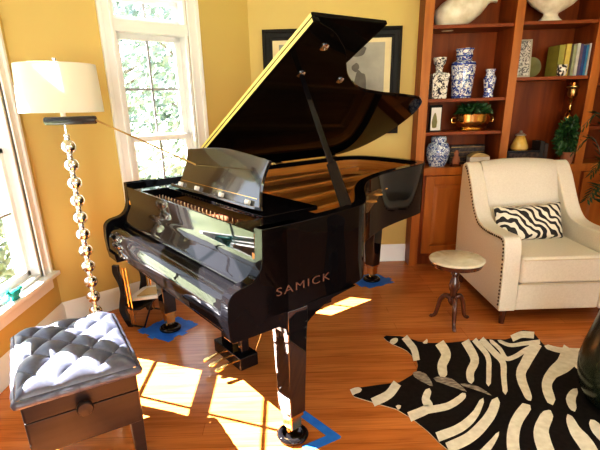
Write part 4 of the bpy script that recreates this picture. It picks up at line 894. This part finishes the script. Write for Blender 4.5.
RUG_CREAM=[[((0.633,2.538),(0.633,2.541)),((0.638,2.523),(0.639,2.562)),((0.643,2.519),(0.645,2.573)),((0.649,2.519),(0.65,2.58)),((0.655,2.521),(0.655,2.586)),((0.662,2.525),(0.661,2.591)),((0.669,2.532),(0.667,2.594)),((0.676,2.54),(0.673,2.598)),((0.683,2.549),(0.68,2.601)),((0.69,2.562),(0.688,2.601)),((0.696,2.586),(0.696,2.589))],[((0.72,2.583),(0.769,2.636)),((0.722,2.567),(0.77,2.621)),((0.724,2.552),(0.772,2.605)),((0.727,2.538),(0.774,2.59)),((0.729,2.523),(0.776,2.574)),((0.731,2.507),(0.778,2.558)),((0.733,2.49),(0.78,2.543)),((0.736,2.475),(0.783,2.527)),((0.738,2.461),(0.785,2.508)),((0.739,2.447),(0.787,2.487)),((0.739,2.433),(0.786,2.462)),((0.738,2.415),(0.783,2.434)),((0.735,2.392),(0.779,2.407)),((0.73,2.368),(0.774,2.38)),((0.726,2.342),(0.769,2.354)),((0.722,2.317),(0.765,2.33))],[((0.839,2.53),(0.88,2.577)),((0.84,2.524),(0.881,2.569)),((0.842,2.518),(0.88,2.561)),((0.848,2.516),(0.877,2.548)),((0.856,2.516),(0.871,2.533)),((0.864,2.517),(0.865,2.518))],[((0.908,2.493),(0.98,2.556)),((0.908,2.464),(0.979,2.527)),((0.91,2.435),(0.98,2.498)),((0.91,2.41),(0.98,2.466)),((0.909,2.391),(0.977,2.43)),((0.908,2.38),(0.968,2.387)),((0.904,2.372),(0.951,2.344)),((0.896,2.356),(0.932,2.31)),((0.881,2.333),(0.916,2.284)),((0.864,2.302),(0.904,2.266)),((0.848,2.266),(0.897,2.252)),((0.837,2.232),(0.892,2.236)),((0.831,2.203),(0.886,2.216)),((0.826,2.176),(0.88,2.193)),((0.827,2.154),(0.87,2.167)),((0.842,2.136),(0.844,2.137))],[((1.077,2.51),(1.144,2.561)),((1.074,2.463),(1.139,2.514)),((1.071,2.417),(1.135,2.467)),((1.068,2.375),(1.131,2.42)),((1.064,2.34),(1.124,2.373)),((1.058,2.314),(1.112,2.324)),((1.051,2.297),(1.092,2.277)),((1.04,2.278),(1.069,2.239)),((1.023,2.254),(1.049,2.211)),((1.004,2.225),(1.033,2.19)),((0.986,2.192),(1.024,2.175)),((0.974,2.161),(1.017,2.16)),((0.966,2.135),(1.01,2.142)),((0.961,2.112),(1.004,2.123)),((0.96,2.093),(0.994,2.101)),((0.97,2.077),(0.972,2.077))],[((1.152,2.528),(1.194,2.57)),((1.153,2.486),(1.195,2.528)),((1.156,2.445),(1.197,2.486)),((1.158,2.407),(1.198,2.445)),((1.158,2.371),(1.198,2.404)),((1.155,2.34),(1.193,2.363)),((1.148,2.312),(1.183,2.323)),((1.139,2.284),(1.17,2.287)),((1.127,2.256),(1.156,2.253)),((1.114,2.226),(1.142,2.223)),((1.101,2.195),(1.129,2.194)),((1.088,2.165),(1.116,2.164)),((1.076,2.136),(1.102,2.133)),((1.063,2.107),(1.088,2.104)),((1.05,2.078),(1.075,2.075)),((1.05,2.048),(1.051,2.048))],[((1.195,2.528),(1.245,2.581)),((1.197,2.493),(1.247,2.545)),((1.199,2.458),(1.249,2.508)),((1.202,2.424),(1.251,2.473)),((1.204,2.392),(1.252,2.44)),((1.205,2.363),(1.253,2.41)),((1.207,2.337),(1.255,2.386)),((1.21,2.316),(1.257,2.365)),((1.212,2.298),(1.259,2.342)),((1.211,2.282),(1.258,2.316)),((1.209,2.264),(1.252,2.286)),((1.202,2.243),(1.241,2.251)),((1.192,2.218),(1.227,2.218)),((1.18,2.189),(1.212,2.186)),((1.165,2.157),(1.197,2.156)),((1.152,2.125),(1.184,2.127)),((1.14,2.094),(1.171,2.097)),((1.127,2.062),(1.158,2.066)),((1.116,2.031),(1.145,2.034)),((1.104,2.001),(1.132,2.004)),((1.105,1.973),(1.107,1.973))],[((1.267,2.542),(1.269,2.544)),((1.256,2.501),(1.286,2.535)),((1.26,2.476),(1.29,2.51)),((1.263,2.452),(1.294,2.486)),((1.265,2.429),(1.296,2.462)),((1.266,2.408),(1.298,2.437)),((1.264,2.387),(1.295,2.41)),((1.259,2.363),(1.29,2.382)),((1.254,2.338),(1.286,2.359)),((1.251,2.315),(1.284,2.343)),((1.253,2.296),(1.285,2.337)),((1.264,2.288),(1.288,2.335)),((1.278,2.289),(1.295,2.337)),((1.293,2.295),(1.307,2.342)),((1.309,2.303),(1.321,2.35)),((1.326,2.312),(1.336,2.359)),((1.345,2.323),(1.353,2.37)),((1.366,2.338),(1.372,2.384)),((1.387,2.353),(1.394,2.401)),((1.407,2.368),(1.417,2.418)),((1.426,2.379),(1.439,2.433)),((1.443,2.388),(1.46,2.445)),((1.46,2.396),(1.479,2.454)),((1.477,2.403),(1.498,2.463)),((1.495,2.41),(1.516,2.471)),((1.513,2.418),(1.535,2.48))],[((1.313,2.531),(1.315,2.533)),((1.311,2.499),(1.336,2.535)),((1.319,2.483),(1.345,2.52)),((1.327,2.467),(1.354,2.506)),((1.338,2.453),(1.364,2.495)),((1.352,2.444),(1.375,2.488)),((1.369,2.441),(1.39,2.487)),((1.387,2.443),(1.407,2.49)),((1.407,2.447),(1.426,2.495)),((1.427,2.452),(1.447,2.502)),((1.447,2.456),(1.469,2.507)),((1.467,2.458),(1.49,2.51)),((1.487,2.46),(1.512,2.514)),((1.509,2.462),(1.535,2.518)),((1.53,2.464),(1.557,2.521)),((1.551,2.467),(1.579,2.525))],[((1.402,2.508),(1.422,2.587)),((1.42,2.518),(1.44,2.598)),((1.438,2.529),(1.457,2.609)),((1.454,2.539),(1.477,2.621)),((1.468,2.547),(1.498,2.632)),((1.481,2.551),(1.518,2.639)),((1.494,2.552),(1.537,2.641)),((1.506,2.55),(1.554,2.638)),((1.52,2.546),(1.569,2.634)),((1.534,2.541),(1.583,2.629)),((1.548,2.538),(1.597,2.625))],[((1.525,2.518),(1.548,2.444)),((1.487,2.472),(1.511,2.401)),((1.45,2.426),(1.474,2.358)),((1.415,2.382),(1.439,2.318)),((1.381,2.34),(1.407,2.281)),((1.352,2.302),(1.379,2.247)),((1.329,2.272),(1.354,2.217)),((1.307,2.245),(1.333,2.194)),((1.285,2.216),(1.318,2.175)),((1.263,2.181),(1.307,2.16)),((1.243,2.143),(1.297,2.144)),((1.228,2.102),(1.286,2.119)),((1.216,2.063),(1.274,2.087)),((1.208,2.026),(1.263,2.052)),((1.202,1.995),(1.254,2.02)),((1.197,1.97),(1.246,1.993)),((1.193,1.951),(1.24,1.975)),((1.192,1.937),(1.236,1.962)),((1.194,1.927),(1.231,1.95)),((1.197,1.921),(1.224,1.937)),((1.208,1.917),(1.21,1.918))],[((1.563,2.445),(1.564,2.447)),((1.558,2.408),(1.595,2.461)),((1.568,2.395),(1.608,2.449)),((1.58,2.381),(1.621,2.439)),((1.593,2.369),(1.635,2.43)),((1.61,2.359),(1.651,2.423)),((1.631,2.353),(1.671,2.417)),((1.655,2.349),(1.694,2.413)),((1.68,2.346),(1.719,2.41)),((1.705,2.343),(1.745,2.407)),((1.73,2.34),(1.77,2.404))],[((1.691,2.455),(1.715,2.306)),((1.661,2.419),(1.688,2.282)),((1.633,2.383),(1.66,2.258)),((1.608,2.352),(1.63,2.231)),((1.586,2.325),(1.598,2.204)),((1.567,2.302),(1.565,2.178)),((1.548,2.282),(1.532,2.155)),((1.525,2.261),(1.503,2.139)),((1.497,2.238),(1.48,2.127)),((1.467,2.211),(1.461,2.118)),((1.438,2.181),(1.445,2.108)),((1.413,2.155),(1.43,2.093)),((1.39,2.129),(1.415,2.078)),((1.367,2.099),(1.402,2.064)),((1.345,2.067),(1.391,2.05)),((1.326,2.032),(1.381,2.034)),((1.31,1.996),(1.37,2.013)),((1.298,1.961),(1.36,1.985)),((1.289,1.928),(1.349,1.954)),((1.283,1.898),(1.335,1.92)),((1.297,1.878),(1.3,1.879))],[((1.732,2.389),(1.749,2.326)),((1.713,2.367),(1.727,2.304)),((1.692,2.344),(1.705,2.283)),((1.669,2.318),(1.688,2.266)),((1.644,2.288),(1.676,2.255)),((1.621,2.253),(1.672,2.25)),((1.609,2.221),(1.666,2.246)),((1.606,2.199),(1.658,2.234)),((1.608,2.185),(1.649,2.215)),((1.614,2.175),(1.639,2.192)),((1.622,2.167),(1.623,2.168))],[((1.497,2.009),(1.498,2.007)),((1.476,2.006),(1.483,1.975)),((1.456,1.994),(1.466,1.953)),((1.436,1.977),(1.451,1.937)),((1.413,1.954),(1.442,1.925)),((1.391,1.926),(1.437,1.917)),((1.377,1.897),(1.43,1.908)),((1.369,1.873),(1.421,1.892)),((1.364,1.852),(1.412,1.873)),((1.364,1.835),(1.399,1.85)),((1.374,1.823),(1.376,1.824))],[((0.319,2.006),(0.312,2.056)),((0.324,2.009),(0.317,2.06)),((0.329,2.012),(0.322,2.063)),((0.333,2.015),(0.327,2.066)),((0.337,2.018),(0.333,2.07)),((0.342,2.02),(0.34,2.073)),((0.347,2.023),(0.348,2.075)),((0.353,2.025),(0.355,2.076)),((0.36,2.029),(0.363,2.075)),((0.368,2.037),(0.37,2.071)),((0.376,2.055),(0.376,2.057))],[((0.563,2.128),(0.591,2.077)),((0.548,2.106),(0.577,2.057)),((0.534,2.084),(0.564,2.036)),((0.522,2.064),(0.549,2.014)),((0.51,2.048),(0.533,1.992)),((0.498,2.034),(0.514,1.972)),((0.484,2.022),(0.493,1.955)),((0.467,2.011),(0.473,1.941)),((0.448,2.0),(0.453,1.93)),((0.429,1.988),(0.434,1.919)),((0.409,1.976),(0.416,1.908))],[((0.526,1.876),(0.522,1.907)),((0.531,1.88),(0.527,1.911)),((0.536,1.883),(0.532,1.915)),((0.541,1.889),(0.538,1.916)),((0.546,1.899),(0.544,1.914)),((0.55,1.91),(0.55,1.91))],[((0.735,2.049),(0.736,2.048)),((0.713,2.039),(0.736,2.019)),((0.7,2.022),(0.728,1.997)),((0.688,2.001),(0.718,1.978)),((0.677,1.98),(0.711,1.963)),((0.667,1.955),(0.708,1.954)),((0.662,1.927),(0.708,1.951)),((0.663,1.907),(0.71,1.942)),((0.665,1.896),(0.712,1.925)),((0.666,1.901),(0.708,1.894)),((0.67,1.909),(0.688,1.86)),((0.66,1.903),(0.666,1.84)),((0.641,1.892),(0.641,1.825)),((0.617,1.88),(0.616,1.812)),((0.591,1.868),(0.591,1.799)),((0.567,1.856),(0.568,1.786))],[((0.664,1.84),(0.675,1.896)),((0.686,1.845),(0.697,1.901)),((0.709,1.849),(0.72,1.906)),((0.731,1.854),(0.743,1.91)),((0.754,1.859),(0.764,1.916)),((0.776,1.867),(0.782,1.922)),((0.797,1.878),(0.799,1.931)),((0.816,1.89),(0.815,1.941)),((0.835,1.903),(0.831,1.952)),((0.851,1.916),(0.846,1.964)),((0.865,1.928),(0.86,1.974)),((0.877,1.94),(0.87,1.982)),((0.888,1.951),(0.877,1.989)),((0.897,1.963),(0.885,1.995)),((0.903,1.975),(0.894,2.0)),((0.907,1.995),(0.906,1.997))],[((0.983,1.953),(0.983,1.953)),((0.955,1.934),(0.971,1.916)),((0.935,1.907),(0.953,1.888)),((0.915,1.882),(0.934,1.859)),((0.897,1.859),(0.915,1.831)),((0.878,1.84),(0.894,1.805)),((0.859,1.822),(0.873,1.781)),((0.84,1.805),(0.852,1.759)),((0.821,1.79),(0.83,1.74)),((0.802,1.775),(0.807,1.722)),((0.781,1.762),(0.783,1.705)),((0.76,1.749),(0.757,1.691)),((0.736,1.738),(0.731,1.678)),((0.71,1.728),(0.705,1.667)),((0.684,1.718),(0.68,1.656)),((0.659,1.707),(0.656,1.646))],[((1.055,1.955),(1.057,1.954)),((1.02,1.936),(1.05,1.912)),((0.998,1.907),(1.033,1.881)),((0.98,1.879),(1.013,1.85)),((0.961,1.854),(0.99,1.818)),((0.94,1.83),(0.965,1.786)),((0.916,1.803),(0.936,1.755)),((0.888,1.776),(0.906,1.724)),((0.859,1.749),(0.875,1.694)),((0.831,1.724),(0.844,1.667)),((0.806,1.704),(0.813,1.644)),((0.782,1.688),(0.784,1.625)),((0.758,1.675),(0.756,1.61)),((0.733,1.663),(0.729,1.597)),((0.707,1.651),(0.704,1.586)),((0.681,1.638),(0.68,1.574))],[((0.95,1.7),(0.951,1.7)),((0.931,1.689),(0.938,1.676)),((0.914,1.673),(0.924,1.657)),((0.898,1.658),(0.909,1.639)),((0.882,1.644),(0.894,1.621)),((0.867,1.631),(0.879,1.604)),((0.853,1.619),(0.865,1.589)),((0.839,1.607),(0.85,1.575)),((0.826,1.596),(0.836,1.562)),((0.811,1.585),(0.823,1.55)),((0.797,1.574),(0.81,1.537))],[((1.195,1.906),(1.196,1.903)),((1.157,1.9),(1.175,1.85)),((1.127,1.872),(1.146,1.818)),((1.096,1.842),(1.119,1.791)),((1.067,1.81),(1.095,1.765)),((1.04,1.778),(1.076,1.742)),((1.017,1.746),(1.059,1.719)),((0.997,1.715),(1.045,1.697)),((0.98,1.686),(1.031,1.674)),((0.965,1.657),(1.019,1.652)),((0.952,1.629),(1.008,1.63)),((0.94,1.601),(0.999,1.609)),((0.931,1.574),(0.991,1.588)),((0.924,1.55),(0.984,1.565)),((0.918,1.527),(0.977,1.542)),((0.912,1.505),(0.97,1.519))],[((1.265,1.845),(1.267,1.843)),((1.228,1.835),(1.254,1.796)),((1.199,1.811),(1.231,1.764)),((1.173,1.782),(1.209,1.738)),((1.146,1.752),(1.191,1.716)),((1.122,1.72),(1.179,1.699)),((1.103,1.689),(1.171,1.685)),((1.089,1.66),(1.166,1.671)),((1.079,1.635),(1.16,1.656)),((1.072,1.612),(1.154,1.638)),((1.065,1.589),(1.147,1.618)),((1.059,1.564),(1.141,1.597)),((1.054,1.539),(1.136,1.576)),((1.05,1.514),(1.132,1.552)),((1.046,1.492),(1.127,1.529)),((1.042,1.47),(1.122,1.505))],[((1.329,1.808),(1.331,1.809)),((1.304,1.775),(1.342,1.792)),((1.29,1.749),(1.34,1.77)),((1.28,1.724),(1.336,1.749)),((1.271,1.698),(1.332,1.728)),((1.263,1.673),(1.33,1.711)),((1.258,1.649),(1.33,1.695)),((1.255,1.627),(1.332,1.679)),((1.253,1.608),(1.334,1.662)),((1.251,1.591),(1.333,1.641)),((1.248,1.574),(1.331,1.618)),((1.244,1.554),(1.326,1.593)),((1.237,1.532),(1.32,1.568)),((1.23,1.509),(1.313,1.544)),((1.223,1.486),(1.307,1.521)),((1.216,1.463),(1.301,1.499))],[((1.41,1.762),(1.412,1.764)),((1.39,1.739),(1.427,1.76)),((1.381,1.722),(1.431,1.752)),((1.374,1.706),(1.434,1.742)),((1.369,1.689),(1.434,1.731)),((1.365,1.67),(1.436,1.718)),((1.364,1.65),(1.437,1.701)),((1.364,1.628),(1.439,1.681)),((1.363,1.606),(1.44,1.661)),((1.363,1.584),(1.442,1.639)),((1.363,1.563),(1.444,1.619))]]
RUG_GREY=[[((0.685,2.192),(0.686,2.195)),((0.683,2.16),(0.708,2.21)),((0.689,2.144),(0.722,2.21)),((0.696,2.133),(0.734,2.203)),((0.703,2.122),(0.745,2.194)),((0.708,2.111),(0.756,2.181)),((0.716,2.104),(0.76,2.159)),((0.725,2.093),(0.763,2.136)),((0.733,2.081),(0.764,2.114)),((0.743,2.069),(0.763,2.09)),((0.757,2.063),(0.758,2.064))],[((0.784,2.135),(0.785,2.138)),((0.79,2.105),(0.811,2.153)),((0.804,2.095),(0.829,2.15)),((0.818,2.085),(0.846,2.145)),((0.831,2.074),(0.864,2.139)),((0.842,2.062),(0.882,2.129)),((0.857,2.053),(0.892,2.107)),((0.872,2.042),(0.901,2.083)),((0.886,2.029),(0.909,2.059)),((0.901,2.015),(0.916,2.036)),((0.919,2.007),(0.919,2.008))],[((0.909,2.076),(0.91,2.077)),((0.918,2.057),(0.931,2.08)),((0.933,2.047),(0.947,2.075)),((0.946,2.037),(0.963,2.068)),((0.959,2.027),(0.979,2.061)),((0.971,2.016),(0.994,2.052)),((0.984,2.007),(1.004,2.037)),((0.996,1.997),(1.013,2.021)),((1.007,1.986),(1.021,2.004)),((1.019,1.975),(1.028,1.987)),((1.033,1.968),(1.033,1.968))]]
RUG_SPINE=[[((0.697,2.186),(0.697,2.187)),((0.736,2.152),(0.743,2.166)),((0.778,2.124),(0.786,2.139)),((0.819,2.096),(0.827,2.112)),((0.859,2.071),(0.868,2.087)),((0.897,2.047),(0.906,2.064)),((0.933,2.027),(0.943,2.045)),((0.967,2.009),(0.977,2.028)),((1.0,1.993),(1.011,2.012)),((1.034,1.975),(1.045,1.995)),((1.069,1.956),(1.081,1.976)),((1.107,1.934),(1.119,1.953)),((1.146,1.909),(1.158,1.929)),((1.185,1.885),(1.198,1.904)),((1.224,1.861),(1.237,1.88)),((1.262,1.84),(1.275,1.858)),((1.3,1.82),(1.313,1.838)),((1.338,1.803),(1.351,1.82)),((1.376,1.786),(1.389,1.803)),((1.413,1.769),(1.427,1.786)),((1.45,1.752),(1.464,1.769))]]

rb = MB(); rb.prism(RUG_OUT, .0005, .0045, 'z', 0)
oc = Vector((0, 0)); 
rb.add([(x, y, .0052) for x, y in inset(RUG_OUT, -.004)] if False else [(x, y, .0052) for x, y in RUG_OUT], [tuple(range(len(RUG_OUT)))], 1)
def strips(L, z, mi):
    for k_, s in enumerate(L):
        z = z + .00001; vs = []
        for a, b in s: vs += [(*a, z), (*b, z)]
        rb.add(vs, [(2 * i, 2 * i + 1, 2 * i + 3, 2 * i + 2) for i in range(len(s) - 1)], mi)
strips(RUG_CREAM, .0060, 2); strips(RUG_SPINE, .0066, 1); strips(RUG_GREY, .0072, 3)
rug = rb.build('zebra_rug', ['rug_back', 'rug_black', 'rug_white', 'rug_grey'], None, smooth=False)
for p in rug.data.polygons:
    pass
tag(rug, 'black and cream zebra hide rug on the wooden floor', 'rug')

# ------------------------------------------------------------------ dark vase at the right edge, potted palm behind the chair
vz = MB().lathe([(1e-6, 0), (.125, 0), (.150, .02), (.185, .09), (.205, .17), (.208, .23), (.196, .31), (.176, .40), (.160, .48), (.150, .55), (.152, .60), (.165, .63), (.160, .638), (.140, .60), (1e-6, .58)], seg=48).build('floor_vase', 'vase_green', None, ang=60)
put(vz, 1.615, 1.86, .0085); tag(vz, 'dark green rounded floor vase standing on the zebra rug', 'vase')
pm = thing('potted_palm', 'dark leafy potted palm behind the armchair at the right edge', 'plant', (2.56, 3.46, 0))
MB().lathe([(1e-6, 0), (.13, 0), (.17, .28), (.18, .285), (.18, .32), (.165, .32), (1e-6, .29)], seg=28).build('pot', 'vase_green', pm)
r = random.Random(77)
for k in range(22):
    a = -1.9 + 2.9 * r.random() if k % 2 else r.uniform(0, 6.283); L = r.uniform(.22, .38); h_ = r.uniform(.7, 1.5); fb_ = MB()
    pts = catmull([(0, 0, .30), (cos(a) * L * .25, sin(a) * L * .25, .3 + (h_ - .3) * .6), (cos(a) * L * .65, sin(a) * L * .65, h_), (cos(a) * L, sin(a) * L, h_ - .10)], 6)
    fb_.tube(pts, [.006 - .004 * i / (len(pts) - 1) for i in range(len(pts))], 5)
    for i in range(7, len(pts)):
        p = Vector(pts[i]); d = (Vector(pts[i]) - Vector(pts[i - 1])).normalized(); sdv = d.cross(Vector((0, 0, 1))).normalized()
        for s in (-1, 1):
            q = (sdv * s * .8 + d * .6 + Vector((0, 0, -.25))).normalized(); l_ = .12 * (1 - .5 * (i - 7) / (len(pts) - 7)); wv_ = d * .012
            fb_.add([p, p + q * l_ * .5 + wv_, p + q * l_, p + q * l_ * .5 - wv_], [(0, 1, 2, 3)])
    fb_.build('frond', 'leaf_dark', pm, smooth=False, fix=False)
